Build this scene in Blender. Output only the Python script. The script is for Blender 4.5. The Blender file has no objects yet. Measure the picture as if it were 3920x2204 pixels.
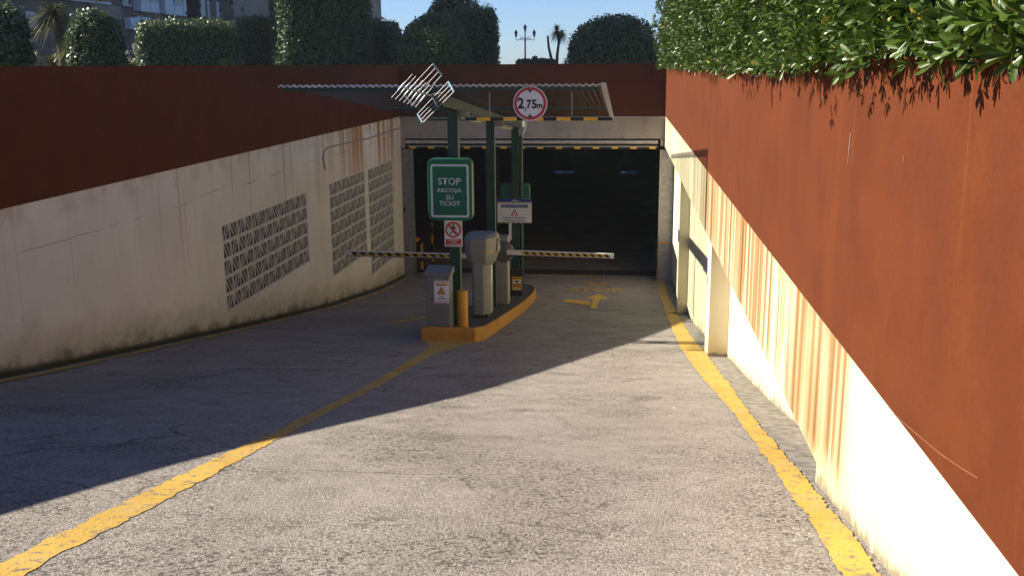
import bpy, bmesh, math, random
import numpy as np
from mathutils import Matrix, Vector
R = math.radians
HAZE = 0.00045
sc = bpy.context.scene
COL = sc.collection
random.seed(7); RNG = np.random.default_rng(7)

# ------------------------------------------------------------------ camera
YAW, PITCH, ROLL = 0.1118456, 0.2192212, -0.0071133
fw = Vector((-math.sin(YAW)*math.cos(PITCH), math.cos(YAW)*math.cos(PITCH), -math.sin(PITCH)))
rt0 = Vector((math.cos(YAW), math.sin(YAW), 0)); up0 = rt0.cross(fw)
rt = rt0*math.cos(ROLL)+up0*math.sin(ROLL); up = -rt0*math.sin(ROLL)+up0*math.cos(ROLL)
cd = bpy.data.cameras.new('camera'); cam = bpy.data.objects.new('camera', cd); COL.objects.link(cam)
m = Matrix.Identity(4)
for i in range(3):
    m[i][0], m[i][1], m[i][2] = rt[i], up[i], -fw[i]
cam.matrix_world = m
cd.sensor_width = 36; cd.sensor_fit = 'HORIZONTAL'; cd.lens = 36*3824.9/3920
cd.clip_start = 0.05; cd.clip_end = 3000
sc.camera = cam

# ------------------------------------------------------------------ sky, sun, exposure
ELEV = math.atan(0.635); SUNDIR = Vector((1, -0.02, -0.635)).normalized()   # direction the light travels
w = bpy.data.worlds.new('World'); sc.world = w; w.use_nodes = True
nt = w.node_tree; bgn = nt.nodes['Background']
sky = nt.nodes.new('ShaderNodeTexSky'); sky.sky_type = 'NISHITA'; sky.sun_disc = False
sky.sun_elevation = ELEV; sky.sun_rotation = R(-90); sky.altitude = 10
sky.air_density = 0.8; sky.dust_density = 0.2; sky.ozone_density = 1.0
tint = nt.nodes.new('ShaderNodeMix'); tint.data_type = 'RGBA'; tint.blend_type = 'MULTIPLY'; tint.inputs[0].default_value = 1.0
tint.inputs[7].default_value = (0.65, 0.83, 1.20, 1); nt.links.new(sky.outputs[0], tint.inputs[6])     # the camera's cool white balance
nt.links.new(tint.outputs[2], bgn.inputs[0]); bgn.inputs[1].default_value = 0.052
sd = bpy.data.lights.new('sun', 'SUN'); sun = bpy.data.objects.new('sun', sd); COL.objects.link(sun)
sd.energy = 5.0; sd.angle = R(0.5); sd.color = (1.0, 0.91, 0.77)
sun.rotation_euler = SUNDIR.to_track_quat('-Z', 'Y').to_euler(); sun.location = (-20, 5, 20)
vs = sc.view_settings; vs.view_transform = 'Standard'; vs.look = 'None'; vs.gamma = 1.0
vs.use_curve_mapping = False; vs.exposure = 1.3
sc.cycles.max_bounces = 8; sc.cycles.transparent_max_bounces = 12

# ------------------------------------------------------------------ helpers
def tag(o, label=None, cat=None, group=None, kind=None):
    if label: o['label'] = label
    if cat: o['category'] = cat
    if group: o['group'] = group
    if kind: o['kind'] = kind
    return o
def empty(name, loc, label, cat, group=None):
    o = bpy.data.objects.new(name, None); COL.objects.link(o); o.location = loc
    o.empty_display_size = 0.1
    return tag(o, label, cat, group)
def link(name, me, mat, parent=None):
    o = bpy.data.objects.new(name, me); COL.objects.link(o)
    if mat and not me.materials: me.materials.append(mat)
    if parent: o.parent = parent
    return o
def wloc(p):
    v = Vector((0, 0, 0))
    while p is not None: v += p.location; p = p.parent
    return v
class MB:
    def __init__(s): s.v = []; s.f = []
    def quad(s, a, b, c, d): n = len(s.v); s.v += [a, b, c, d]; s.f.append((n, n+1, n+2, n+3)); return s
    def poly(s, pts): n = len(s.v); s.v += list(pts); s.f.append(tuple(range(n, n+len(pts)))); return s
    def box(s, x0, x1, y0, y1, z0, z1):
        n = len(s.v)
        s.v += [(x0,y0,z0),(x1,y0,z0),(x1,y1,z0),(x0,y1,z0),(x0,y0,z1),(x1,y0,z1),(x1,y1,z1),(x0,y1,z1)]
        s.f += [(n,n+3,n+2,n+1),(n+4,n+5,n+6,n+7),(n,n+1,n+5,n+4),(n+1,n+2,n+6,n+5),(n+2,n+3,n+7,n+6),(n+3,n,n+4,n+7)]
        return s
    def bar(s, a, b, wx, hz):            # box-section bar from a to b (section: side width wx, height hz)
        a, b = Vector(a), Vector(b); d = (b-a).normalized()
        upv = Vector((0,0,1)) if abs(d.z) < .9 else Vector((0,1,0))
        sx = d.cross(upv).normalized(); sz = sx.cross(d).normalized()
        n = len(s.v)
        for p in (a, b):
            for i, j in ((-1,-1),(1,-1),(1,1),(-1,1)): s.v.append(tuple(p+sx*(i*wx/2)+sz*(j*hz/2)))
        s.f += [(n,n+1,n+2,n+3),(n+7,n+6,n+5,n+4),(n,n+4,n+5,n+1),(n+1,n+5,n+6,n+2),(n+2,n+6,n+7,n+3),(n+3,n+7,n+4,n)]
        return s
    def tube(s, pts, r, n=10, caps=True):
        pts = [Vector(p) for p in pts]; rs = r if isinstance(r, (list, tuple)) else [r]*len(pts)
        base = len(s.v); ref = None
        for i, p in enumerate(pts):
            d = (pts[min(i+1, len(pts)-1)]-pts[max(i-1, 0)]).normalized()
            if ref is None:
                ref = d.cross(Vector((0.13, 0.21, 0.97)) if abs(d.z) < .9 else Vector((0, 1, 0))).normalized()
            ref = (ref-d*ref.dot(d)).normalized(); q = d.cross(ref)
            for k in range(n):
                a = 2*math.pi*k/n; s.v.append(tuple(p+ref*(math.cos(a)*rs[i])+q*(math.sin(a)*rs[i])))
        for i in range(len(pts)-1):
            for k in range(n):
                a = base+i*n+k; b = base+i*n+(k+1) % n; s.f.append((a, b, b+n, a+n))
        if caps:
            s.f.append(tuple(base+k for k in reversed(range(n)))); e = base+(len(pts)-1)*n
            s.f.append(tuple(e+k for k in range(n)))
        return s
    def loft(s, rings, caps=True):
        n = len(rings[0]); base = len(s.v)
        for r in rings: s.v += [tuple(p) for p in r]
        for i in range(len(rings)-1):
            for k in range(n):
                a = base+i*n+k; b = base+i*n+(k+1) % n; s.f.append((a, b, b+n, a+n))
        if caps:
            s.f.append(tuple(base+k for k in reversed(range(n)))); e = base+(len(rings)-1)*n
            s.f.append(tuple(e+k for k in range(n)))
        return s
    def plate(s, poly, y0, y1):          # polygon in XZ (counter-clockwise seen from -Y) thickened along Y
        return s.loft([[(x, y1, z) for x, z in poly], [(x, y0, z) for x, z in poly]])
    def ring(s, cx, cz, ro, ri, y0, y1, n=48, a0=0, a1=2*math.pi):
        pr = []
        for k in range(n+1):
            a = a0+(a1-a0)*k/n; pr.append((math.cos(a), math.sin(a)))
        for k in range(n):
            (c0, s0), (c1, s1) = pr[k], pr[k+1]
            A = [(cx+ro*c0, cz+ro*s0), (cx+ro*c1, cz+ro*s1), (cx+ri*c1, cz+ri*s1), (cx+ri*c0, cz+ri*s0)]
            b = len(s.v); s.v += [(x, y0, z) for x, z in A]+[(x, y1, z) for x, z in A]
            s.f += [(b,b+3,b+2,b+1),(b,b+1,b+5,b+4),(b+2,b+3,b+7,b+6),(b+4,b+5,b+6,b+7)]
        return s
    def build(s, name, mat, parent=None, smooth=False, bevel=0, kind=None, attr=None):
        off = wloc(parent) if parent else Vector((0, 0, 0))
        me = bpy.data.meshes.new(name)
        me.from_pydata([(v[0]-off.x, v[1]-off.y, v[2]-off.z) for v in s.v], [], s.f); me.update()
        if attr is not None:
            at = me.attributes.new('h', 'FLOAT', 'POINT'); at.data.foreach_set('value', [attr(v) for v in s.v])
        o = link(name, me, mat, parent)
        bm = bmesh.new(); bm.from_mesh(me)
        bmesh.ops.recalc_face_normals(bm, faces=bm.faces); bm.to_mesh(me); bm.free()
        if smooth:
            me.polygons.foreach_set('use_smooth', [True]*len(me.polygons))
            if hasattr(me, 'set_sharp_from_angle'): me.set_sharp_from_angle(angle=R(35))
        if bevel:
            b = o.modifiers.new('bevel', 'BEVEL'); b.width = bevel; b.segments = 2; b.limit_method = 'ANGLE'
        if kind: o['kind'] = kind
        return o
def circ(cx, cz, r, n=40): return [(cx+r*math.cos(2*math.pi*k/n), cz+r*math.sin(2*math.pi*k/n)) for k in range(n)]
def rrect(x0, x1, z0, z1, r, n=6):
    p = []
    for cx, cz, a in ((x1-r, z0+r, -90), (x1-r, z1-r, 0), (x0+r, z1-r, 90), (x0+r, z0+r, 180)):
        for k in range(n+1):
            t = R(a+90*k/n); p.append((cx+r*math.cos(t), cz+r*math.sin(t)))
    return p
def text_mesh(s, bold=0.0):
    cu = bpy.data.curves.new('t', 'FONT'); cu.body = s; cu.resolution_u = 3; cu.offset = bold
    ob = bpy.data.objects.new('t', cu); COL.objects.link(ob)
    me = bpy.data.meshes.new_from_object(ob.evaluated_get(bpy.context.evaluated_depsgraph_get()))
    bpy.data.objects.remove(ob); bpy.data.curves.remove(cu)
    return me
def text(s, cx, cz, y, width, height, mat, parent, bold=0.0, name='lettering'):
    """flat letters in an XZ plane that face -Y, fitted to width x height"""
    me = text_mesh(s, bold); co = np.zeros(len(me.vertices)*3); me.vertices.foreach_get('co', co); co = co.reshape(-1, 3)
    mn, mx = co.min(0), co.max(0); off = wloc(parent)
    out = np.empty_like(co)
    out[:, 0] = cx+((co[:, 0]-mn[0])/(mx[0]-mn[0])-.5)*width-off.x
    out[:, 1] = y-off.y
    out[:, 2] = cz+((co[:, 1]-mn[1])/(mx[1]-mn[1])-.5)*height-off.z
    me.vertices.foreach_set('co', out.ravel()); me.materials.clear(); me.update()
    return link(name, me, mat, parent)

# ------------------------------------------------------------------ materials
class NT:
    def __init__(s, name):
        s.m = bpy.data.materials.new(name); s.m.use_nodes = True; s.t = s.m.node_tree
        s.b = s.t.nodes['Principled BSDF']
    def n(s, typ, **kw):
        nd = s.t.nodes.new(typ)
        for k, v in kw.items():
            if k.startswith('i_'):
                key = k[2:]; key = int(key) if key.isdigit() else key
                nd.inputs[key].default_value = v
            else: setattr(nd, k, v)
        return nd
    def l(s, a, b): s.t.links.new(a, b)
    def coord(s, scale=(1, 1, 1), loc=(0, 0, 0)):
        tc = s.n('ShaderNodeTexCoord'); mp = s.n('ShaderNodeMapping'); s.l(tc.outputs['Object'], mp.inputs[0])
        mp.inputs['Scale'].default_value = scale; mp.inputs['Location'].default_value = loc
        return mp.outputs[0]
    def noise(s, vec, scale, detail=4, rough=.55):
        nd = s.n('ShaderNodeTexNoise'); nd.inputs['Scale'].default_value = scale; nd.inputs['Detail'].default_value = detail
        nd.inputs['Roughness'].default_value = rough; s.l(vec, nd.inputs['Vector']); return nd.outputs['Fac']
    def ramp(s, fac, a, b, lo=0.0, hi=1.0):
        nd = s.n('ShaderNodeMapRange'); nd.interpolation_type = 'SMOOTHSTEP'
        for i, v in enumerate((a, b, lo, hi)): nd.inputs[1+i].default_value = v
        s.l(fac, nd.inputs[0]); return nd.outputs[0]
    def mix(s, fac, a, b):
        nd = s.n('ShaderNodeMix'); nd.data_type = 'RGBA'
        if isinstance(fac, (int, float)): nd.inputs[0].default_value = fac
        else: s.l(fac, nd.inputs[0])
        for i, c in ((6, a), (7, b)):
            if isinstance(c, tuple): nd.inputs[i].default_value = (*c[:3], 1)
            else: s.l(c, nd.inputs[i])
        return nd.outputs[2]
    def math(s, op, a, b=None):
        nd = s.n('ShaderNodeMath'); nd.operation = op
        for i, v in enumerate((a, b)):
            if v is None: continue
            if isinstance(v, (int, float)): nd.inputs[i].default_value = v
            else: s.l(v, nd.inputs[i])
        return nd.outputs[0]
    def bump(s, h, strength=.3, dist=.01):
        nd = s.n('ShaderNodeBump'); nd.inputs['Strength'].default_value = strength; nd.inputs['Distance'].default_value = dist
        s.l(h, nd.inputs['Height']); s.l(nd.outputs[0], s.b.inputs['Normal'])
    def col(s, c):
        if isinstance(c, tuple): s.b.inputs['Base Color'].default_value = (*c[:3], 1)
        else: s.l(c, s.b.inputs['Base Color'])
    def rs(s, rough, spec=.4, metal=0):
        if isinstance(rough, (int, float)): s.b.inputs['Roughness'].default_value = rough
        else: s.l(rough, s.b.inputs['Roughness'])
        s.b.inputs['Specular IOR Level'].default_value = spec; s.b.inputs['Metallic'].default_value = metal
    def xyz(s):
        tc = s.n('ShaderNodeTexCoord'); sp = s.n('ShaderNodeSeparateXYZ'); s.l(tc.outputs['Object'], sp.inputs[0])
        return sp.outputs
def simple(name, c, rough=.6, spec=.4, metal=0, var=.18, scale=9, bump=0, dirt=None):
    t = NT(name); v = t.coord()
    n1 = t.noise(v, scale, 5)
    dark = tuple(x*(1-var) for x in c); lite = tuple(min(1, x*(1+var)) for x in c)
    cc = t.mix(t.ramp(n1, .3, .7), dark, lite)
    if dirt: cc = t.mix(t.ramp(t.noise(v, 3.1, 6, .7), .5, .72, 0, dirt[1]), cc, dirt[0])
    t.col(cc); t.rs(rough, spec, metal)
    if bump: t.bump(t.noise(v, scale*6, 4), bump, .004)
    return t.m
def m_corten():
    t = NT('corten_steel'); v = t.coord((1, 1, 1)); st = t.coord((5, 5, .22))
    a = t.noise(v, 2.2, 6, .6); b = t.noise(st, 1.6, 5, .6); f = t.noise(v, 60, 3)
    c = t.mix(t.ramp(a, .3, .7), (.090, .0220, .0066), (.118, .0300, .0082))
    c = t.mix(t.ramp(b, .42, .66, 0, .45), c, (.092, .0265, .0120))
    c = t.mix(t.ramp(t.noise(st, 4.5, 3), .62, .78, 0, .5), c, (.165, .047, .0120))
    c = t.mix(t.ramp(f, .35, .75, 0, .28), c, (.055, .0135, .006))
    t.col(c); t.rs(.85, .12); t.bump(f, .15, .003); return t.m
def m_leftwall():
    t = NT('stained_white_concrete'); v = t.coord(); o = t.xyz()
    base = t.mix(t.ramp(t.noise(v, .8, 5, .6), .3, .7), (.65, .595, .545), (.76, .705, .65))
    base = t.mix(t.ramp(t.noise(v, 9, 6, .7), .55, .8, 0, .25), base, (.38, .34, .30))
    # rust runs below the steel, thickest near the garage
    st = t.coord((1, 2.4, .07)); run = t.noise(st, 1.9, 4, .6)
    st2 = t.coord((1, 9.0, .16), (0, 3, 0)); run2 = t.noise(st2, 1.2, 3, .5)
    near = t.ramp(o[1], 15.5, 20.5, .04, 1)
    drop = t.ramp(o[2], -3.0, -1.2, 0.0, 1.0)
    k = t.math('MULTIPLY', t.ramp(run, .47, .60), t.math('MULTIPLY', near, t.math('ADD', drop, .12)))
    base = t.mix(t.math('MULTIPLY', k, .85), base, (.40, .19, .06))
    k2 = t.math('MULTIPLY', t.ramp(run2, .61, .70), t.math('MULTIPLY', t.ramp(o[1], 8, 13, .35, 1), t.math('ADD', drop, .05)))
    base = t.mix(t.math('MULTIPLY', k2, .6), base, (.36, .19, .08))
    top = t.math('MULTIPLY', t.ramp(o[2], -1.5, -1.2), t.ramp(t.noise(v, 4, 5), .4, .7))
    base = t.mix(t.math('MULTIPLY', top, .45), base, (.33, .23, .10))
    # horizontal cracks
    cr = t.coord((1, .35, 1)); wv = t.n('ShaderNodeTexNoise'); wv.inputs['Scale'].default_value = 3.0; wv.inputs['Detail'].default_value = 8; t.l(cr, wv.inputs['Vector'])
    zz = t.math('ADD', o[2], t.math('MULTIPLY', wv.outputs['Fac'], .22))
    ck = t.math('LESS_THAN', t.math('ABSOLUTE', t.math('ADD', zz, 1.52)), .006)
    ck = t.math('MULTIPLY', ck, t.ramp(t.noise(v, 1.3, 3), .45, .6))
    base = t.mix(t.math('MULTIPLY', ck, .6), base, (.20, .16, .13))
    # moss and splashed dirt creeping up from the road
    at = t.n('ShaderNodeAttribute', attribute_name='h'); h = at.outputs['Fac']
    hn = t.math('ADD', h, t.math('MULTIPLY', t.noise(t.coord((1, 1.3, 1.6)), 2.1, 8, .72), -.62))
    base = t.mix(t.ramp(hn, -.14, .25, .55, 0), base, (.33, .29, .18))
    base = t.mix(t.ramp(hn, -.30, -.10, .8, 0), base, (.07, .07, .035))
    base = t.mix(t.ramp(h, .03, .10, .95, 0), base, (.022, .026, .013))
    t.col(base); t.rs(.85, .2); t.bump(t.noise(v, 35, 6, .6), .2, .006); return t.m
def m_rightwall(name, rust):
    t = NT(name); v = t.coord(); o = t.xyz()
    c = t.mix(t.ramp(t.noise(v, .9, 5), .3, .7), (.60, .535, .37), (.68, .62, .46))
    if rust:
        wob = t.noise(t.coord((1, 1.2, .5), (0, 11, 0)), 1.0, 3, .5)                       # runs wander and fade on their way down
        st = t.coord((1, 1.5, .05)); r1 = t.noise(st, 1.6, 3, .5)
        st2 = t.coord((1, 6.5, .09), (0, 5, 0)); r2 = t.noise(st2, 1.2, 4, .55)
        st3 = t.coord((1, 17, .16), (0, 7, 0)); r3 = t.noise(st3, 1.0, 3, .5)
        ln = t.noise(t.coord((0, 2.1, 0), (0, 23, 0)), 1.0, 4, .6)
        dep = t.math('SUBTRACT', t.math('SUBTRACT', t.math('MULTIPLY', ln, 2.6), .45), t.math('SUBTRACT', -1.2, o[2]))
        fade = t.ramp(dep, -.15, .35)                                                       # each run ends at its own length
        reg = t.math('MULTIPLY', t.ramp(o[1], 3.9, 4.7), t.ramp(o[1], 14.5, 9.5, .30, 1))
        reg = t.math('MULTIPLY', reg, t.ramp(t.noise(t.coord((0, .55, 0), (0, 3, 0)), 1.0, 2), .30, .46, .5, 1))
        reg = t.math('MINIMUM', t.math('MULTIPLY', reg, t.ramp(o[1], 7.5, 5.0, 1, 1.5)), 1.0)
        reg = t.math('MULTIPLY', reg, t.ramp(wob, .25, .55, .55, 1))
        c = t.mix(t.math('MULTIPLY', t.ramp(r1, .36, .50), t.math('MULTIPLY', reg, .95)), c, (.300, .215, .090))
        c = t.mix(t.math('MULTIPLY', t.ramp(r2, .43, .62), t.math('MULTIPLY', reg, t.ramp(fade, 0, 1, .35, .95))), c, (.225, .108, .030))
        c = t.mix(t.math('MULTIPLY', t.ramp(t.math('ADD', t.math('MULTIPLY', r1, .5), t.math('MULTIPLY', r2, .5)),   .485, .585), t.math('MULTIPLY', reg, fade)), c, (.150, .046, .010))
        c = t.mix(t.math('MULTIPLY', t.ramp(r3, .47, .60), t.math('MULTIPLY', t.math('MULTIPLY', reg, fade), .45)), c, (.19, .080, .022))
        c = t.mix(t.math('MULTIPLY', t.ramp(r3, .52, .62), t.math('MULTIPLY', t.ramp(o[1], 4.6, 5.2), .55)), c, (.30, .20, .08))
        top = t.math('MULTIPLY', t.ramp(o[2], -1.36, -1.2), t.ramp(r1, .38, .6))
        c = t.mix(t.math('MULTIPLY', top, t.math('MULTIPLY', reg, .6)), c, (.28, .13, .035))
    at = t.n('ShaderNodeAttribute', attribute_name='h'); h = at.outputs['Fac']
    hn = t.math('ADD', h, t.math('MULTIPLY', t.noise(t.coord((1, 3, 1.5)), 3, 6, .65), -.3))
    c = t.mix(t.ramp(hn, -.12, .10, .8, 0), c, (.55, .45, .27))
    c = t.mix(t.ramp(hn, -.15, -.09, .85, 0), c, (.16, .14, .10))
    t.col(c); t.rs(.8, .25); t.bump(t.noise(v, 30, 5), .12, .005); return t.m
def m_asphalt():
    t = NT('worn_asphalt'); v = t.coord()
    vo = t.n('ShaderNodeTexVoronoi'); vo.inputs['Scale'].default_value = 115; vo.inputs['Randomness'].default_value = 1; t.l(v, vo.inputs['Vector'])
    sp = t.n('ShaderNodeSeparateColor'); t.l(vo.outputs['Color'], sp.inputs[0])
    patch = t.noise(v, .55, 6, .62); mid = t.noise(v, 4.5, 6, .68); fine = t.noise(v, 230, 3); grain = t.noise(v, 75, 5, .72)
    c = t.mix(t.ramp(sp.outputs[0], .05, 1), (.235, .208, .180), (.420, .382, .338))
    c = t.mix(t.ramp(grain, .34, .62, .75, 0), c, (.125, .113, .100))
    c = t.mix(t.ramp(mid, .38, .66, .0, .45), c, (.385, .350, .310))
    c = t.mix(t.ramp(patch, .50, .68, 0, .38), c, (.210, .186, .162))
    c = t.mix(t.math('MULTIPLY', t.ramp(sp.outputs[1], .975, .99), .7), c, (.55, .52, .46))
    ck = t.n('ShaderNodeTexVoronoi'); ck.feature = 'DISTANCE_TO_EDGE'; ck.inputs['Scale'].default_value = .9
    wv = t.n('ShaderNodeTexNoise'); wv.inputs['Scale'].default_value = 3.0; wv.inputs['Detail'].default_value = 6; t.l(v, wv.inputs['Vector'])
    vm = t.n('ShaderNodeVectorMath'); vm.operation = 'MULTIPLY_ADD'; t.l(wv.outputs['Color'], vm.inputs[0]); vm.inputs[1].default_value = (.35, .35, .0); t.l(v, vm.inputs[2]); t.l(vm.outputs[0], ck.inputs['Vector'])
    crack = t.math('MULTIPLY', t.ramp(ck.outputs['Distance'], .003, .010, 1, 0), t.ramp(t.noise(v, .8, 4), .50, .62))
    c = t.mix(t.math('MULTIPLY', crack, .7), c, (.09, .078, .066))
    lane = t.noise(t.coord((1.1, .10, 1)), 1.0, 3, .5)                                  # traffic wear along the lanes
    c = t.mix(t.ramp(lane, .52, .70, 0, .22), c, (.17, .15, .13))
    oil = t.math('MULTIPLY', t.ramp(t.noise(v, 2.2, 3, .5), .62, .72), .35); c = t.mix(oil, c, (.11, .098, .085))
    rough_zone = t.ramp(t.noise(v, 1.1, 5, .6), .42, .62)
    pits = t.math('MULTIPLY', t.ramp(t.noise(v, 42, 5, .75), .52, .64), t.math('ADD', t.math('MULTIPLY', rough_zone, .85), .15))
    c = t.mix(t.math('MULTIPLY', pits, .85), c, (.045, .040, .034))
    t.col(c); t.rs(.9, .2)
    hh = t.math('ADD', t.math('MULTIPLY', vo.outputs['Distance'], -.5), t.math('ADD', t.math('MULTIPLY', mid, .5), t.math('ADD', t.math('MULTIPLY', grain, .9), t.math('MULTIPLY', fine, .25))))
    hh = t.math('SUBTRACT', hh, t.math('MULTIPLY', pits, 1.0))
    t.bump(hh, .8, .010); return t.m
def m_yellow(name='worn_yellow_paint', wear=.53, c=(.50, .315, .060)):
    t = NT(name); v = t.coord()
    a = t.noise(v, 18, 6, .72); b = t.noise(v, 2.0, 4)
    cc = t.mix(t.ramp(b, .3, .7), tuple(x*.85 for x in c), tuple(x*1.1 for x in c))
    cc = t.mix(t.ramp(t.noise(v, 45, 4, .6), .55, .75, 0, .35), cc, tuple(x*.45 for x in c))
    cc = t.mix(t.ramp(t.noise(v, 4, 6, .7), .48, .66, 0, .45), cc, (.36, .27, .13))
    cc = t.mix(t.ramp(a, wear, wear+.10, 0, .92), cc, (.16, .135, .105))
    t.col(cc); t.rs(.75, .3); t.bump(t.noise(v, 70, 4, .7), .7, .008); return t.m
def m_leaf(name, dark, lite, odd=None, gloss=.35, trans=.25):
    t = NT(name); g = t.n('ShaderNodeNewGeometry')
    c = t.mix(t.ramp(g.outputs['Random Per Island'], 0, 1), dark, lite)
    oi = t.n('ShaderNodeObjectInfo'); c = t.mix(t.ramp(oi.outputs['Random'], 0, 1, 0, .35), c, lite)
    if odd: c = t.mix(t.ramp(g.outputs['Random Per Island'], .955, .985, 0, .9), c, odd)
    t.col(c); t.rs(gloss, .38)
    tr = t.n('ShaderNodeBsdfTranslucent'); t.l(c, tr.inputs['Color'])
    mx = t.n('ShaderNodeMixShader'); mx.inputs[0].default_value = trans
    t.l(t.b.outputs[0], mx.inputs[1]); t.l(tr.outputs[0], mx.inputs[2])
    t.l(mx.outputs[0], t.t.nodes['Material Output'].inputs[0]); return t.m
def m_sheet():
    t = NT('weathered_clear_corrugated_plastic'); v = t.coord()
    t.col(t.mix(t.ramp(t.noise(v, 3, 5), .35, .7), (.014, .026, .024), (.03, .042, .036))); t.rs(.35, .5)
    tr = t.n('ShaderNodeBsdfTransparent'); tr.inputs[0].default_value = (.80, .87, .82, 1)
    mx = t.n('ShaderNodeMixShader'); mx.inputs[0].default_value = .72
    t.l(t.b.outputs[0], mx.inputs[1]); t.l(tr.outputs[0], mx.inputs[2])
    t.l(mx.outputs[0], t.t.nodes['Material Output'].inputs[0]); return t.m
def m_milky():
    t = NT('milky_clear_edge'); v = t.coord(); t.col(t.mix(t.ramp(t.noise(v, 12, 5), .35, .7), (.45, .42, .39), (.62, .58, .54))); t.rs(.5, .4)
    tr = t.n('ShaderNodeBsdfTransparent'); mx = t.n('ShaderNodeMixShader'); mx.inputs[0].default_value = .5
    t.l(t.b.outputs[0], mx.inputs[1]); t.l(tr.outputs[0], mx.inputs[2]); t.l(mx.outputs[0], t.t.nodes['Material Output'].inputs[0]); return t.m
def m_emit(name, c, s):
    t = NT(name); t.col(c); t.b.inputs['Emission Color'].default_value = (*c, 1); t.b.inputs['Emission Strength'].default_value = s; return t.m
CORTEN = m_corten(); LWALL = m_leftwall(); RBEAM = m_rightwall('rust_streaked_cream_concrete', True); RWALL = m_rightwall('cream_painted_concrete', False)
ASPH = m_asphalt(); YEL = m_yellow(); YELK = m_yellow('kerb_yellow_paint', .62, (.50, .235, .025)); YELF = m_yellow('faded_yellow_paint', .54, (.46, .29, .065))
SHOULDER = simple('rough_concrete_shoulder', (.20, .185, .16), .9, .2, 0, .35, 14, .6)
GREEN = simple('dark_green_steel_paint', (.010, .046, .029), .42, .45, 0, .2, 6, 0, ((.05, .05, .04), .35))
SIGNG = simple('green_sign_face', (.004, .115, .048), .35, .5, 0, .08, 3)
SIGND = simple('green_sign_case', (.010, .105, .05), .4, .5, 0, .12, 3)
WHITE = simple('white_print', (.72, .72, .72), .5, .4, 0, .06, 5); PALE = simple('pale_blue_white_print', (.50, .58, .62), .5, .4, 0, .06, 5)
BLACK = simple('black_print', (.012, .012, .014), .5, .4, 0, .1, 5); RED = simple('red_print', (.48, .025, .03), .5, .4, 0, .1, 5)
BLUE = simple('navy_print', (.02, .035, .22), .5, .4, 0, .1, 5); YP = simple('yellow_print', (.62, .36, .02), .5, .4, 0, .12, 5)
ORANGE = simple('orange_yellow_paint', (.60, .27, .015), .5, .4, 0, .12, 8, .1, ((.25, .12, .02), .4))
BARY = simple('bright_bar_yellow', (.80, .45, .03), .5, .4, 0, .1, 8)
GREY = simple('grey_machine_paint', (.24, .235, .225), .5, .45, 0, .08, 5, 0, ((.14, .13, .12), .3)); DGREY = simple('dark_grey_plastic', (.11, .11, .10), .38, .5, 0, .1, 5)
CABG = simple('grey_cabinet_paint', (.17, .17, .165), .5, .4, 0, .1, 5, 0, ((.09, .085, .08), .4)); STEEL = simple('galvanised_steel', (.42, .41, .39), .38, .5, .8, .15, 8)
ALU = simple('bright_aluminium', (.34, .31, .32), .5, .5, .6, .06, 8); BLUEP = simple('blue_grey_plastic', (.20, .33, .42), .4, .5, 0, .1, 8)
EDGE = simple('milky_plastic_edge', (.50, .47, .44), .5, .4, 0, .25, 12); SHEET = m_sheet()
ISL = simple('dark_island_paving', (.060, .055, .050), .9, .2, 0, .3, 9, .5); LINT = simple('painted_lintel', (.36, .325, .285), .8, .25, 0, .12, 1.2, .1, ((.17, .14, .11), .6))
DARKM = simple('dark_metal', (.035, .033, .032), .6, .3, 0, .2, 8); GARF = simple('garage_floor_paint', (.24, .195, .15), .55, .4, 0, .2, 1.5)
GARW = simple('garage_wall_paint', (.14, .135, .125), .8, .2, 0, .2, 1); BACKP = simple('vent_backing_render', (.095, .080, .084), .9, .2, 0, .2, 4)
BLOCK = simple('breeze_block_paint', (.60, .56, .48), .85, .2, 0, .2, 6, .1, ((.33, .27, .17), .5))
SOIL = simple('garden_lawn', (.06, .08, .03), .95, .1, 0, .35, 3, .4); STREET = simple('street_paving', (.17, .16, .15), .9, .2, 0, .2, 3, .3)

# ------------------------------------------------------------------ ramp profile
XL, XR, YB = -5.418, 0.9624, 24.15
PY = [-60, -6, 0, 2, 3.36, 4.69, 7.85, 9.106, 10.166, 12.7, 14.155, 17.69, 21.43, 23.83, 24.6, 90]
PZ = [-1.33, -1.32, -1.38, -1.55, -1.765, -2.0, -2.66, -2.89, -3.078, -3.534, -3.785, -4.377, -4.905, -5.145, -5.2, -5.2]
_yy = np.arange(-60, 90, .1); _zz = np.interp(_yy, PY, PZ); _k = np.ones(9)/9; _zz[8:-8] = np.convolve(_zz, _k, 'same')[8:-8]
def fz(y): return float(np.interp(y, _yy, _zz))
def hatt(v): return v[2]-fz(v[1])
def sheet(name, x0, x1, y0, y1, dy, mat, up=0.0, nx=1, kind=None):
    n = max(1, int(round((y1-y0)/dy))); mb = MB()
    for i in range(n+1):
        y = y0+(y1-y0)*i/n
        for j in range(nx+1): mb.v.append((x0+(x1-x0)*j/nx, y, fz(y)+up))
    for i in range(n):
        for j in range(nx): a = i*(nx+1)+j; mb.f.append((a, a+1, a+nx+2, a+nx+1))
    return mb.build(name, mat, None, True, kind=kind)
tag(sheet('ramp_road', XL-.35, 1.30, -30, 24.80, .2, ASPH, 0, 2), kind='structure')
tag(sheet('garage_floor', -16, 12, 24.80, 62, 1, GARF, 0, 2), kind='structure')
tag(sheet('road_shoulder', .955, 1.22, 4.2, 24.4, .2, SHOULDER, .003, 2), kind='structure')
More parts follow.
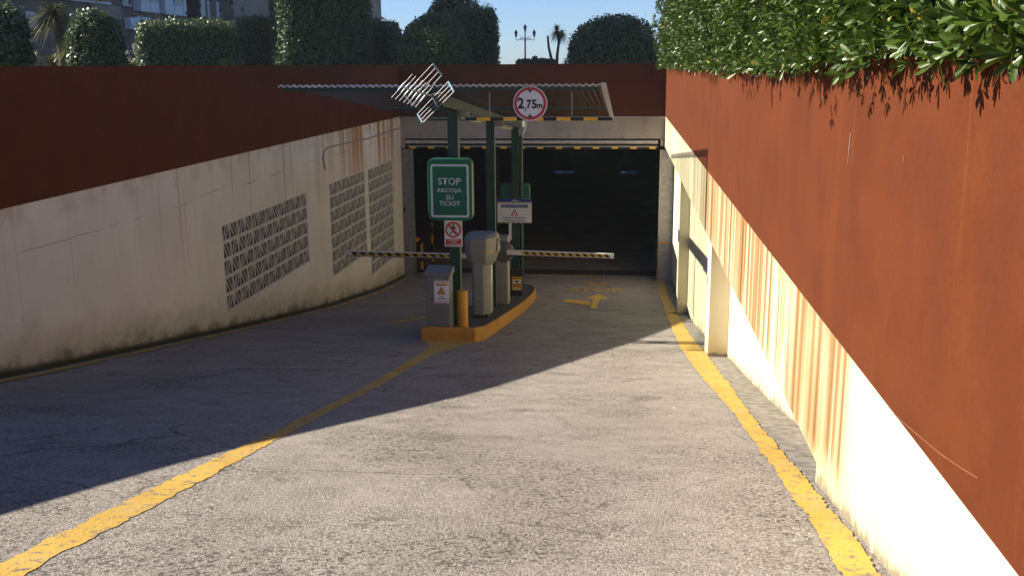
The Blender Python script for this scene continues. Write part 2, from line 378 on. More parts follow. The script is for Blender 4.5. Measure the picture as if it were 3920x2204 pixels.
# garden level around the trench, falling away behind
g = MB(); GZ = -.12
def gquad(x0, x1, ys):
    for (a, za), (b, zb) in zip(ys[:-1], ys[1:]): g.quad((x0, a, za), (x1, a, za), (x1, b, zb), (x0, b, zb))
gquad(-190, XL-.28, [(-8, GZ), (37, GZ)]); gquad(1.25, 190, [(-8, GZ), (37, GZ)]); gquad(XL-.28, 1.25, [(24.55, GZ), (37, GZ)])
gquad(-190, 190, [(37, GZ), (58, -2.8), (190, -3.0)])
tag(g.build('garden_ground', SOIL), kind='structure')
s_ = MB(); s_.quad((-190, -190, -1.34), (190, -190, -1.34), (190, -8, -1.34), (-190, -8, -1.34)); tag(s_.build('street_ground', STREET), kind='structure')

# ------------------------------------------------------------------ painted lines
def ragged(name, pts_l, pts_r, mat, up, amp=.012, step=.03, parent=None):
    """a band between two edges given as (y, x) tables; edges wander like hand-rolled paint"""
    y0, y1 = pts_l[0][0], pts_l[-1][0]; n = int((y1-y0)/step); mb = MB()
    rl = np.convolve(RNG.normal(0, amp, n+5), np.ones(5)/4, 'same')+RNG.normal(0, amp*.35, n+5); rr = np.convolve(RNG.normal(0, amp, n+5), np.ones(5)/4, 'same')+RNG.normal(0, amp*.35, n+5)
    ly, lx = zip(*pts_l); ry, rx = zip(*pts_r)
    for i in range(n+1):
        y = y0+(y1-y0)*i/n; a = np.interp(y, ly, lx)+rl[i]; b = np.interp(y, ry, rx)+rr[i]
        for k in range(3): mb.v.append((a+(b-a)*k/2, y, fz(y)+up))
    for i in range(n):
        for k in range(2): a = i*3+k; mb.f.append((a, a+1, a+4, a+3))
    return mb.build(name, mat, parent)
tag(ragged('yellow_edge_line', [(-2, .78), (3.3, .788), (5, .81), (7.4, .83), (10.1, .75), (12.4, .74), (16.4, .78), (24.7, .87)],
       [(-2, .93), (3.3, .931), (5.4, .928), (6.6, .941), (8.7, .985), (10.9, .985), (13.8, .968), (24.7, 1.02)], YEL, .0065, .010), kind='structure')
tag(ragged('yellow_centre_line', [(-2, -2.17), (3.0, -2.165), (4.3, -2.125), (5.3, -2.11), (7.2, -2.165), (9.1, -2.21), (11.0, -2.25), (11.6, -2.32), (12.15, -2.53)],
       [(-2, -2.02), (2.9, -2.03), (3.8, -1.975), (4.7, -1.975), (6.2, -2.03), (8.7, -2.085), (10.8, -2.075), (11.6, -1.96), (12.15, -1.80)], YEL, .0028, .012), kind='structure')
tag(ragged('yellow_wall_line', [(4, -5.33), (24.0, -5.34)], [(4, -5.23), (24.0, -5.25)], YELF, .008, .01), kind='structure')
tag(ragged('yellow_exit_mark', [(14.6, -3.62), (16.2, -3.15), (17.2, -2.86)], [(14.6, -3.40), (16.2, -2.93), (17.2, -2.74)], YELF, .008, .012), kind='structure')
def floor_poly(name, polys, mat=YELF, up=.008):
    mb = MB()
    for p in polys: mb.poly([(x, y, fz(y)+up) for x, y in p])
    return tag(mb.build(name, mat), kind='structure')
floor_poly('yellow_arrow_marking', [[(-.5, 21.33), (-.75, 20.24), (-.565, 20.2), (-.58, 18.14), (-.46, 18.16), (-.44, 20.14), (-.24, 20.26)],
           [(-.585, 18.75), (-.70, 18.87), (-1.15, 19.37), (-1.16, 19.91), (-.91, 19.88), (-.65, 19.55), (-.585, 19.11)]], m_yellow('arrow_yellow_paint', .62, (.62, .40, .075)))
floor_poly('yellow_chevron_marking', [[(-.9, 23.77), (-.62, 22.86), (-.55, 22.8), (-.33, 23.56), (-.45, 23.61), (-.58, 23.25), (-.81, 23.79)],
           [(-.77, 24.43), (-.77, 24.14), (-.58, 24.11), (-.47, 24.4)]])
floor_poly('yellow_stop_bar', [[(-1.3, 24.78), (-1.27, 24.62), (-.74, 24.63), (-.69, 24.79)], [(.05, 24.72), (.05, 24.66), (.86, 24.66), (.86, 24.72)]])
me = text_mesh('STOP', .02); co = np.zeros(len(me.vertices)*3); me.vertices.foreach_get('co', co); co = co.reshape(-1, 3); mn, mx = co.min(0), co.max(0)
q = (co-mn)/np.maximum(mx-mn, 1e-6); yy = 21.76+q[:, 1]*.72; out = np.stack([-1.17+q[:, 0]*1.2, yy, np.array([fz(a)+.008 for a in yy])], 1)
me.vertices.foreach_set('co', out.ravel()); me.materials.clear(); me.update()
tag(link('yellow_stop_lettering', me, m_yellow('worn_stop_yellow', .52, (.56, .36, .075))), kind='structure')

# ------------------------------------------------------------------ left retaining wall with vent grilles
lw = empty('white_retaining_wall', (XL, 8, fz(8)), 'long shaded white concrete retaining wall with pierced grilles and rust runs', 'wall')
GR = [(12.93, 16.63, -2.10, -3.32, 13, 5), (18.00, 20.56, -2.12, -3.89, 9, 7), (20.87, 23.12, -2.15, -4.46, 8, 9)]
ys = sorted(set([round(y, 3) for y in np.arange(-8, 24.01, .4)]+[YB-.02]+[v for gq in GR for v in gq[:2]]))
zs = sorted(set([-1.2, -1.6, -5.7]+[v for gq in GR for v in gq[2:4]]+[-2.6, -3.0, -3.6, -4.2, -4.8, -5.2]))
def inhole(y, z): return any(a < y < b and d < z < c for a, b, c, d, _, _ in GR)
mb = MB(); TH = .30
for y0, y1 in zip(ys[:-1], ys[1:]):
    for z0, z1 in zip(zs[:-1], zs[1:]):
        if not inhole((y0+y1)/2, (z0+z1)/2): mb.quad((XL, y0, z0), (XL, y1, z0), (XL, y1, z1), (XL, y0, z1))
for a, b, c, d, _, _ in GR:                                  # reveals
    mb.quad((XL, a, c), (XL, b, c), (XL-.16, b, c), (XL-.16, a, c)); mb.quad((XL, a, d), (XL, b, d), (XL-.16, b, d), (XL-.16, a, d))
    mb.quad((XL, a, c), (XL, a, d), (XL-.16, a, d), (XL-.16, a, c)); mb.quad((XL, b, c), (XL, b, d), (XL-.16, b, d), (XL-.16, b, c))
mb.quad((XL-TH, -8, -5.7), (XL-TH, YB-.02, -5.7), (XL-TH, YB-.02, -1.2), (XL-TH, -8, -1.2))
mb.quad((XL, YB-.02, -5.7), (XL-TH, YB-.02, -5.7), (XL-TH, YB-.02, -1.2), (XL, YB-.02, -1.2)); mb.quad((XL, -8, -5.7), (XL-TH, -8, -5.7), (XL-TH, -8, -1.2), (XL, -8, -1.2))
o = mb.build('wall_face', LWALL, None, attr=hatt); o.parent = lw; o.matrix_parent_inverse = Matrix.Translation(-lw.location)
for a, b, c, d, nc, nr in GR:
    bk = MB(); bk.box(XL-.10, XL-.040, a-.05, b+.05, d-.05, c+.05); bk.build('grille_backing', BACKP, lw)
def block_mesh(wd, ht, flip):
    mb = MB(); t = .018; e = .024; dp = .022
    mb.box(-dp, 0, -wd/2, wd/2, -ht/2, -ht/2+e); mb.box(-dp, 0, -wd/2, wd/2, ht/2-e, ht/2)
    mb.box(-dp, 0, -wd/2, -wd/2+t, -ht/2+e, ht/2-e); mb.box(-dp, 0, wd/2-t, wd/2, -ht/2+e, ht/2-e)
    s = -1 if flip else 1; q = ht/2-e
    for c0 in (-1, 1):                                       # two parallel slanted ribs
        h = .0115; y0 = (-wd/2+t+h if c0 < 0 else -wd*.06); y1 = (wd*.06 if c0 < 0 else wd/2-t-h)
        P = [(y0-h, -q), (y0+h, -q), (y1+h, q), (y1-h, q)]
        P = [(s*a, z) for a, z in P]; n = len(mb.v)
        mb.v += [(-.003, a, z) for a, z in P]+[(-dp+.003, a, z) for a, z in P]
        mb.f += [(n,n+1,n+2,n+3),(n+7,n+6,n+5,n+4),(n,n+4,n+5,n+1),(n+1,n+5,n+6,n+2),(n+2,n+6,n+7,n+3),(n+3,n+7,n+4,n)]
    me = bpy.data.meshes.new('breeze_block'); me.from_pydata(mb.v, [], mb.f); me.update()
    bm = bmesh.new(); bm.from_mesh(me); bmesh.ops.recalc_face_normals(bm, faces=bm.faces); bm.to_mesh(me); bm.free()
    me.materials.append(BLOCK); return me
for gi, (a, b, c, d, nc, nr) in enumerate(GR):
    wd, ht = (b-a)/nc, (c-d)/nr; pair = [block_mesh(wd-.0015, ht-.0015, f) for f in (0, 1)]
    for i in range(nc):
        for j in range(nr):
            o = bpy.data.objects.new('breeze_block', pair[(i+j+gi//2) % 2]); COL.objects.link(o); o.parent = lw
            o.location = Vector((XL-.004-random.random()*.006, a+wd*(i+.5), c-ht*(j+.5)))-lw.location
mb = MB(); mb.tube([(XL+.018, 24.1, -1.46), (XL+.018, 21, -1.50), (XL+.018, 18.0, -1.455), (XL+.018, 17.72, -1.50), (XL+.018, 17.66, -1.60), (XL+.018, 17.70, -1.72), (XL+.018, 17.76, -1.84)], .013, 8)
tag(mb.build('cable_conduit', simple('conduit_grey_brown', (.36, .32, .30), .6), smooth=True), 'thin grey cable conduit clipped along the white wall with a drooping end', 'conduit')

# corten bands
def corten(name, x0, x1, y0, y1, label, z0=-1.2, z1=.02):
    e = empty(name, ((x0+x1)/2, (y0+y1)/2, z0), label, 'steel wall')
    mb = MB(); mb.box(x0, x1, y0, y1, z0, z1); o = mb.build('steel_plate', CORTEN, None); o.parent = e; o.matrix_parent_inverse = Matrix.Translation(-e.location)
    return e
corten('rusty_steel_wall', XL-.05, XL+.008, -8, YB-.06, 'dark shaded rusty steel band above the white wall with the grilles')
corten('rusty_steel_wall', XL-.05, XR+.05, YB-.05, YB+.02, 'rusty steel band above the garage entrance, behind the corrugated canopy')
rc = corten('rusty_steel_wall', XR-.006, XR+.045, -8, YB-.06, 'tall sunlit orange rusty steel wall under the overhanging hedge')
mb = MB(); mb.poly([(XR-.008, y, z) for y, z in ((4.41, -.29), (4.419, -.29), (4.434, -.423), (4.430, -.423))]); mb.build('scratch', simple('bare_scratch', (.26, .20, .18)), rc)
mb = MB(); mb.poly([(XR-.008, y, z) for y, z in ((3.571, -.311), (3.575, -.311), (3.573, -.338), (3.570, -.338))]); mb.build('scratch', simple('bare_scratch', (.26, .20, .18)), rc)
cs = [(3.437, -1.198), (3.202, -1.173), (2.932, -1.141), (2.728, -1.106), (2.617, -1.084)]
mb = MB()
for (a, b), (c, d) in zip(cs[:-1], cs[1:]): mb.quad((XR-.008, a, b-.0025), (XR-.008, c, d-.0025), (XR-.008, c, d+.0025), (XR-.008, a, b+.0025))
mb.build('scratch', simple('scraped_rust', (.16, .06, .02)), rc)
bw = MB(); bw.box(XL-.05, XR+.4, YB+.021, YB+.35, -1.2, .0); tag(bw.build('garage_roof_edge', LINT), kind='structure')

# ------------------------------------------------------------------ right wall: beam, solid near part, recess wall, piers, boards
rw = empty('cream_retaining_wall', (1.1, 9, fz(9)), 'sunlit cream concrete wall streaked with rust below the orange steel', 'wall')
def gridwall(x, y0, y1, z0, z1, thick, dy=.4):
    mb = MB(); n = max(1, int((y1-y0)/dy)); yy = [y0+(y1-y0)*i/n for i in range(n+1)]; zz_ = [z0+(z1-z0)*i/3 for i in range(4)]
    for a, b in zip(yy[:-1], yy[1:]):
        for c, d in zip(zz_[:-1], zz_[1:]): mb.quad((x, a, c), (x, b, c), (x, b, d), (x, a, d))
    mb.quad((x, y0, z0), (x+thick, y0, z0), (x+thick, y1, z0), (x, y1, z0)); mb.quad((x, y0, z1), (x+thick, y0, z1), (x+thick, y1, z1), (x, y1, z1))
    mb.quad((x, y0, z0), (x+thick, y0, z0), (x+thick, y0, z1), (x, y0, z1)); mb.quad((x, y1, z0), (x+thick, y1, z0), (x+thick, y1, z1), (x, y1, z1))
    mb.quad((x+thick, y0, z0), (x+thick, y1, z0), (x+thick, y1, z1), (x+thick, y0, z1)); return mb
def rpart(name, mb, mat):
    o = mb.build(name, mat, None, attr=hatt); o.parent = rw; o.matrix_parent_inverse = Matrix.Translation(-rw.location); return o
rpart('beam', gridwall(XR, 4.72, YB-.02, -1.907, -1.2, .3), RBEAM)
rpart('solid_wall', gridwall(XR, -8, 4.719, -2.3, -1.2, .3), RBEAM)
rpart('recess_wall', gridwall(1.205, 4.73, YB-.02, -5.6, -1.909, .15), RWALL)
for y in (11.08, 17.40): rpart('pier', gridwall(.985, y, y+.43, -5.2, -1.909, .218), RWALL)
yb = 11.52
while yb < 17.35:
    y2 = min(yb+.545, 17.39); rpart('board', gridwall(1.160, yb, y2-.012, -5.0, -1.911, .043), RWALL); yb = y2

# ------------------------------------------------------------------ garage front and interior
gf = empty('garage_front', (-2.2, YB, -5.2), 'white painted lintel and jambs of the dark garage entrance', 'entrance')
MB().box(XL, XR, YB-.09, YB+.3, -1.268, -1.2015).build('flashing', LINT, gf)
MB().box(XL, XR, YB-.02, YB+.32, -1.727, -1.270).build('lintel', LINT, gf)
MB().box(XL, XR, YB+.05, YB+.3, -1.768, -1.728).build('shadow_gap', DARKM, gf)
MB().box(XL+.12, .80, YB-.06, YB+.04, -1.842, -1.770).build('shutter_rail', simple('shutter_rail_paint', (.45, .43, .38), .5), gf, bevel=.004)
MB().box(XL+.12, .80, YB+.06, YB+.2, -1.90, -1.843).build('shutter_slot', DARKM, gf)
MB().box(XL+.16, .78, YB-.04, YB+.04, -1.923, -1.900).build('shutter_lip', simple('shutter_lip_paint', (.40, .39, .35), .5), gf)
MB().box(XL, XL+.26, YB, YB+.12, -5.3, -1.985).build('jamb', simple('steel_jamb', (.20, .195, .185), .55), gf, bevel=.006)
MB().box(XL+.262, XL+.285, YB-.02, YB+.1, -5.3, -1.985).build('jamb_rail', STEEL, gf)
MB().box(.885, XR+.3, YB, YB+.12, -5.3, -1.985).build('jamb', simple('steel_jamb_light', (.36, .35, .33), .55), gf, bevel=.006)
MB().box(.855, .884, YB-.02, YB+.1, -5.3, -1.985).build('jamb_rail', STEEL, gf)
MB().box(XL+.005, XL+.11, YB-.05, YB+.02, -1.95, -1.735).build('bracket', LINT, gf); MB().box(.86, .93, YB-.05, YB+.02, -1.89, -1.735).build('bracket', LINT, gf)
MB().box(XL+.01, XL+.07, YB-.012, YB+.004, -3.52, -3.42).build('lock_box', DARKM, gf)
cb = empty('clearance_bar', (-2.2, YB-.03, -1.97), 'black bar with yellow blocks along the top of the garage entrance', 'height bar')
MB().box(-5.28, .80, YB-.035, YB-.012, -1.968, -1.9235).build('bar', BLACK, cb)
for i in range(14):
    x = .75-.4455*i; MB().box(x-.15, x, YB-.041, YB-.036, -1.969, -1.9225).build('yellow_block', BARY, cb)
gi = MB()
gi.quad((-16, 62, -5.3), (12, 62, -5.3), (12, 62, -1.9), (-16, 62, -1.9)); gi.quad((-16, 24.5, -5.3), (-16, 62, -5.3), (-16, 62, -1.9), (-16, 24.5, -1.9)); gi.quad((12, 24.5, -5.3), (12, 62, -5.3), (12, 62, -1.9), (12, 24.5, -1.9))
gi.quad((-16, 24.48, -5.3), (XL, 24.48, -5.3), (XL, 24.48, -1.9), (-16, 24.48, -1.9)); gi.quad((XR+.3, 24.48, -5.3), (12, 24.48, -5.3), (12, 24.48, -1.9), (XR+.3, 24.48, -1.9))
gi.quad((-16, 24.46, -1.95), (12, 24.46, -1.95), (12, 62, -1.95), (-16, 62, -1.95)); tag(gi.build('garage_interior', GARW), kind='structure')
th = empty('threshold_channel', (-2.2, 25.1, -5.2), 'dark steel drain channel across the garage threshold', 'drain')
for i in range(4):
    x0 = -5.3+i*1.62; MB().box(x0, x0+1.61, 24.84, 25.44, -5.26, -5.188).build('cover_plate', DARKM, th, bevel=.004)
for lab, x, y in (('concrete pillar standing in the dark garage, nearer left side', -4.3, 33), ('concrete pillar standing deep in the dark garage, right side', 1.6, 40)):
    mb = MB(); mb.box(x-.25, x+.25, y-.25, y+.25, -5.2, -1.95); tag(mb.build('concrete_pillar', GARW, bevel=.02), lab, 'pillar')
def lit_sign(cx, z, y, wd, label, txt):
    e = empty('hanging_sign', (cx, y, z), label, 'sign')
    MB().box(cx-wd/2, cx+wd/2, y, y+.06, z-.035, z+.035).build('light_box', m_emit('dim_blue_lightbox', (.015, .045, .2), .05), e)
    for s in (-1, 1): MB().box(cx+s*wd*.4-.008, cx+s*wd*.4+.008, y+.02, y+.035, z+.036, -1.95).build('hanger', DARKM, e)
    text(txt, cx-wd*.2, z, y-.003, wd*.3, .05, WHITE, e, .01)
lit_sign(-1.66, -2.93, 28, .58, 'dim blue hanging sign glowing inside the garage, left of two', '>')
lit_sign(.12, -2.93, 28, .46, 'dim blue hanging sign glowing inside the garage, right of two', 'P')
def guard(paths, label, r=.045):
    a = paths[0][0]; e = empty('hoop_guard', a, label, 'guard rail')
    for path in paths:
        pts = [Vector(p) for p in path]; seg = []; L = 0
        dens = []
        for p, q in zip(pts[:-1], pts[1:]):
            n = max(2, int((q-p).length/.03)); dens += [p.lerp(q, k/n) for k in range(n)]
        dens.append(pts[-1]); cur = [dens[0]]; acc = 0; col = 0
        for p, q in zip(dens[:-1], dens[1:]):
            cur.append(q); acc += (q-p).length
            if acc > .22:
                MB().tube(cur, r, 10).build('yellow_band' if col == 0 else 'black_band', ORANGE if col == 0 else BLACK, e, smooth=True); cur = [q]; acc = 0; col ^= 1
        if len(cur) > 2: MB().tube(cur, r, 10).build('yellow_band' if col == 0 else 'black_band', ORANGE if col == 0 else BLACK, e, smooth=True)
guard([[(-5.33, 24.55, -5.2), (-5.33, 24.55, -4.62), (-5.31, 24.62, -4.50), (-5.26, 25.0, -4.36), (-5.22, 25.2, -4.40), (-5.21, 25.25, -4.55), (-5.21, 25.25, -5.2)]], 'black and yellow bent tube guard at the left garage jamb')
guard([[(-5.14, 26.4, -5.2), (-5.14, 26.4, -4.15)]], 'black and yellow straight post inside the garage behind the left guard', .035)
guard([[(.89, 24.6, -5.2), (.89, 24.6, -4.42)]], 'black and yellow post at the right garage jamb', .04)
mb = MB(); mb.box(.95, 1.10, YB-.03, YB-.004, -4.25, -4.20); tag(mb.build('yellow_reflector', ORANGE), 'small yellow reflector strip low on the right garage jamb', 'reflector')

# ------------------------------------------------------------------ island
IZ = .17
isl = [(-2.53, 12.13), (-1.84, 12.13), (-1.765, 12.35), (-1.75, 14), (-1.735, 17), (-1.74, 19.5), (-1.80, 20.6), (-1.95, 21.4), (-2.15, 21.7), (-2.36, 21.4), (-2.50, 20.6), (-2.56, 17), (-2.56, 14)]
isd = []
for (a, b), (c, d) in zip(isl, isl[1:]+isl[:1]):
    n = max(1, int(math.hypot(c-a, d-b)/.25)); isd += [(a+(c-a)*k/n, b+(d-b)*k/n) for k in range(n)]
ie = empty('traffic_island', (-2.15, 16, fz(16)), 'dark kerbed traffic island with yellow painted edge between the lanes', 'traffic island')
mb = MB(); cx = -2.15
inner = [(x+(cx-x)*.10, y+(.08 if y < 12.4 else 0)) for x, y in isd]
N_ = len(isd)
mb.v += [(x, y, fz(y)+IZ-.006) for x, y in inner]; mb.v += [(cx, min(max(y, 12.5), 21.4), fz(min(max(y, 12.5), 21.4))+IZ-.006) for x, y in inner]
for k in range(N_): k2 = (k+1) % N_; mb.f.append((k, k2, N_+k2, N_+k))
mb.build('paving', ISL, ie)
# kerb stones, each a piece
def kerb(idx, mat):
    mb = MB(); rings = []
    for k in idx:
        (x, y), (xi, yi) = isd[k % N_], inner[k % N_]; z = fz(y)
        ch = .02; xo, yo = x+(xi-x)*.25, y+(yi-y)*.25
        rings.append([(x, y, z-.1), (x, y, z+IZ-ch), (xo, yo, z+IZ), (xi, yi, z+IZ), (xi, yi, z-.1)])
    mb.loft(rings); mb.build('kerb_stone', mat, ie)
k = 0
while k < N_:
    e_ = min(k+4, N_); yel = isd[k][0] > -2.3 and isd[k][1] < 20.2 or isd[k][1] < 12.2
    kerb(range(k, e_+1), YELK if yel else ISL); k = e_

# ------------------------------------------------------------------ canopy
def zc(y): return -.22-.0933*(y-11.7)
CX0, CX1, CY0, CY1 = -4.10, -.262, 11.72, 20.8
ce = empty('canopy', (-2.18, 16, fz(16)+IZ), 'green steel canopy with corrugated clear roof over the barrier island', 'canopy')
def corr(x): return .009*math.sin(2*math.pi*x/.077)
xs = np.arange(CX0, CX1, .0096); mb = MB(); yr = np.linspace(CY0, CY1, 7)
for y in yr:
    for x in xs: mb.v.append((x, y, zc(y)+corr(x)))
nx = len(xs)
for i in range(len(yr)-1):
    for j in range(nx-1): a = i*nx+j; mb.f.append((a, a+1, a+nx+1, a+nx))
mb.build('roof_sheet', SHEET, ce, smooth=True)
mb = MB()                                                    # milky cut edge of the sheets along the front
for j in range(nx-1):
    a, b = xs[j], xs[j+1]; za, zb = zc(CY0)+corr(a), zc(CY0)+corr(b); y = CY0-.004
    mb.quad((a, y, za-.017), (b, y, zb-.017), (b, y, zb+.003), (a, y, za+.003)); mb.quad((a, y, za+.003), (b, y, zb+.003), (b, y+.05, zb+.001), (a, y+.05, za+.001))
    mb.quad((a, y, za-.017), (b, y, zb-.017), (b, y+.02, zb-.017), (a, y+.02, za-.017))
mb.build('front_edge', EDGE, ce, smooth=True)
mb = MB(); n = 60
for i in range(n):
    y0, y1 = CY0+(CY1-CY0)*i/n, CY0+(CY1-CY0)*(i+1)/n; st = .012*(i % 6)/6
    mb.box(CX1-.012, CX1+.040+.008*math.sin(i*1.7), y0, y1-.002, zc((y0+y1)/2)-.03-st, zc((y0+y1)/2)+.022)
mb.build('side_edge', m_milky(), ce)
for y in (11.80, 16.3, 20.7):
    h = .035 if y < 12 else .03
    MB().box(CX0+.04, CX1-.02, y-.025, y+.025, zc(y)-.022-h, zc(y)-.022).build('purlin', GREEN, ce)
MB().bar((-2.18, 11.75, zc(11.75)-.165), (-2.18, 20.75, zc(20.75)-.165), .12, .14).build('ridge_beam', GREEN, ce, bevel=.004)
for y, x in ((12.80, -2.18), (15.96, -2.118), (19.05, -2.06)):
    z0, z1 = fz(y)+IZ-.02, zc(y)-.238; mb = MB()
    mb.box(x-.066, x-.056, y-.065, y+.065, z0, z1); mb.box(x+.056, x+.066, y-.065, y+.065, z0, z1); mb.box(x-.0558, x+.0558, y-.012, y+.012, z0, z1); mb.box(x-.0558, x-.03, y-.0655, y-.0555, z0, z1)
    mb.box(x-.0555, x+.0555, y-.055, y-.045, z0, z1)
    mb.build('post', GREEN, ce)
    MB().box(x-.11, x+.11, y-.11, y+.11, z0, z0+.035).build('base_plate', GREEN, ce)
mb = MB(); mb.tube([(-1.90, 19.3, zc(19.3)-.06), (-1.90, 19.3, -1.16), (-1.935, 19.2, -1.25), (-1.955, 19.12, -1.33)], .036, 10); mb.build('downpipe_elbow', simple('white_pipe', (.5, .48, .45), .5), ce, smooth=True)
mb = MB(); mb.tube([(-1.956, 19.12, -1.31), (-1.956, 19.12, fz(19.1)+IZ)], .036, 12); mb.build('downpipe', GREEN, ce, smooth=True)
def fixture(y0, y1, x, dz, label):
    e = empty('light_fixture', (x, y0, zc(y0)+dz), label, 'lamp')
    def pt(dx, y, h): return (x+dx, y, zc(y)+dz+h)
    prof = [(-.075, 0), (.075, 0), (.07, .03), (.045, .075), (-.045, .075), (-.07, .03)]
    MB().loft([[pt(a, y0, b) for a, b in prof], [pt(a, y1, b) for a, b in prof]]).build('housing', simple('fixture_grey', (.27, .25, .24), .4), e, bevel=.004)
    for s in (-.032, .032): MB().tube([pt(s, y0+.05, -.010), pt(s, y1-.05, -.010)], .012, 8).build('lamp_tube', simple('unlit_lamp_tube', (.62, .58, .50), .3), e, smooth=True)
    MB().tube([pt(-.078, y0-.004, .02), pt(-.07, y0-.006, .05), pt(-.05, y0-.004, .075)], .008, 6).build('end_clip', ALU, e, smooth=True)
    n = 5
    for i in range(n): y = y0+.25+(y1-y0-.4)*i/(n-1); MB().box(x+.056, x+.077, y, y+.05, zc(y)+dz+.012, zc(y)+dz+.062).build('clip', DARKM, e)
fixture(12.95, 14.35, -2.075, -.318, 'unlit fluorescent lamp under the canopy beam beside the first post')
fixture(16.15, 17.6, -2.005, -.318, 'unlit fluorescent lamp under the canopy beam between second and third post')

# hanging height bar, round sign
hb = empty('hanging_height_bar', (-1.0, 11.8, -.637), 'black and yellow height bar hanging on chains from the canopy', 'height bar')
MB().box(-1.87, -.137, 11.80, 11.83, -.637, -.598).build('bar', BLACK, hb, bevel=.003)
for a, b in ((-1.729, -1.568), (-1.413, -1.256), (-1.099, -.942), (-.786, -.625), (-.473, -.309)):
    MB().box(a, b, 11.794, 11.799, -.6365, -.5985).build('yellow_stripe', BARY, hb)
for x in (-1.576, -.611):
    mb = MB(); z = zc(11.81)-.09; i = 0
    while z > -.585:
        lk = []
        for k_ in range(9):
            a = 2*math.pi*k_/8; dx, dz_ = .007*math.cos(a), .014*math.sin(a)
            lk.append((x+dx, 11.815, z+dz_) if i % 2 else (x, 11.815+dx, z+dz_))
        mb.tube(lk, .0028, 5, False); z -= .021; i += 1
    mb.build('chain', STEEL, hb)
rs_ = empty('round_height_sign', (-1.092, 11.74, -.635), 'round white height limit sign with red rim reading 2,75m', 'sign')
cx, cz, y = -1.092, -.437, 11.745
MB().plate(circ(cx, cz, .199, 56), y, y+.02).build('disc', WHITE, rs_, bevel=.002)
MB().ring(cx, cz, .187, .156, y-.003, y-.001, 56).build('red_rim', RED, rs_)
MB().plate([(cx-.026, cz+.157), (cx, cz+.120), (cx+.026, cz+.157)][::-1], y-.006, y-.004).build('wedge', BLACK, rs_); MB().plate([(cx-.026, cz-.157), (cx+.026, cz-.157), (cx, cz-.118)], y-.006, y-.004).build('wedge', BLACK, rs_)
text('2', cx-.108, cz+.004, y-.004, .074, .126, BLACK, rs_, .035); MB().plate([(cx-.062, cz-.086), (cx-.054, cz-.086), (cx-.044, cz-.052), (cx-.060, cz-.052)], y-.006, y-.004).build('lettering', BLACK, rs_); text('7', cx-.012, cz-.008, y-.004, .056, .104, BLACK, rs_, .035); text('5', cx+.048, cz-.008, y-.004, .056, .104, BLACK, rs_, .035); text('m', cx+.110, cz-.030, y-.004, .064, .052, BLACK, rs_, .03)
MB().plate(circ(cx+.004, cz+.172, .007, 10), y-.006, y-.0035).build('bolt', STEEL, rs_)
MB().box(cx-.015, cx+.015, y+.021, y+.055, -.64, -.28).build('bracket', STEEL, rs_)

# antenna
an = empty('tv_antenna', (-2.18, 11.7, -.33), 'silver aluminium television antenna tilted on the front of the canopy', 'antenna')
def ap(px, py, d=0): return (-2.694+(px-1397)*.00135-d*.16, 11.62+d, -.362-(py-875)*.001385-d*.01)
MB().bar(ap(1488, 785, -.14), ap(1745, 862, .02), .016, .016).build('boom', STEEL, an)
for i in range(7):
    t = i/6; ax, ay = 1398+t*200, 873+t*80; L = 1-.28*t; bx_, by_ = ax+188*(1-.15*t), ay-192*(1-.12*t); d = -.13+t*.12
    for s in (0,):
        a, b = Vector(ap(ax, ay, d)), Vector(ap(bx_, by_, d)); a.z += s*.6; b.z += s*.6; a.x += s; b.x += s
        MB().tube([a, b], .0026, 6).build('director', ALU, an, smooth=True)
    m_ = (Vector(ap(ax, ay, d))+Vector(ap(bx_, by_, d)))/2; e1 = (Vector(ap(bx_, by_, d))-Vector(ap(ax, ay, d))).normalized()
    MB().tube([m_-e1*.075, m_-e1*.03, m_+e1*.03, m_+e1*.075], [.006, .010, .010, .006], 8).build('insulator', BLUEP, an, smooth=True)
def panel(c0, c1, e0, e1_, d0, d1):
    for i in range(4):
        t = i/3; a = ap(c0[0]+(c1[0]-c0[0])*t, c0[1]+(c1[1]-c0[1])*t, d0+(d1-d0)*t); b = ap(e0[0]+(e1_[0]-e0[0])*t, e0[1]+(e1_[1]-e0[1])*t, d0+(d1-d0)*t)
        MB().tube([a, b], .0028, 6).build('reflector_rod', ALU, an, smooth=True)
    for p, q in ((c0, c1), (e0, e1_)): MB().bar(ap(p[0], p[1], d0), ap(q[0], q[1], d1), .012, .022).build('end_cap', BLUEP, an, bevel=.002)
panel((1615, 1010), (1660, 1080), (1890, 745), (1938, 825), .02, -.08)
panel((1500, 850), (1575, 945), (1758, 600), (1835, 690), .05, .14)
MB().tube([ap(1735, 845, .02), ap(1795, 950, .0)], .009, 8).build('clamp_bolt', ALU, an, smooth=True)
MB().bar(ap(1705, 835, .02), ap(1790, 900, .08), .04, .04).build('clamp', DARKM, an, bevel=.004)
MB().tube([ap(1740, 855, .05), (-2.13, 11.75, -.30), (-2.16, 11.86, zc(11.86)-.12)], .014, 8).build('mast', STEEL, an, smooth=True)

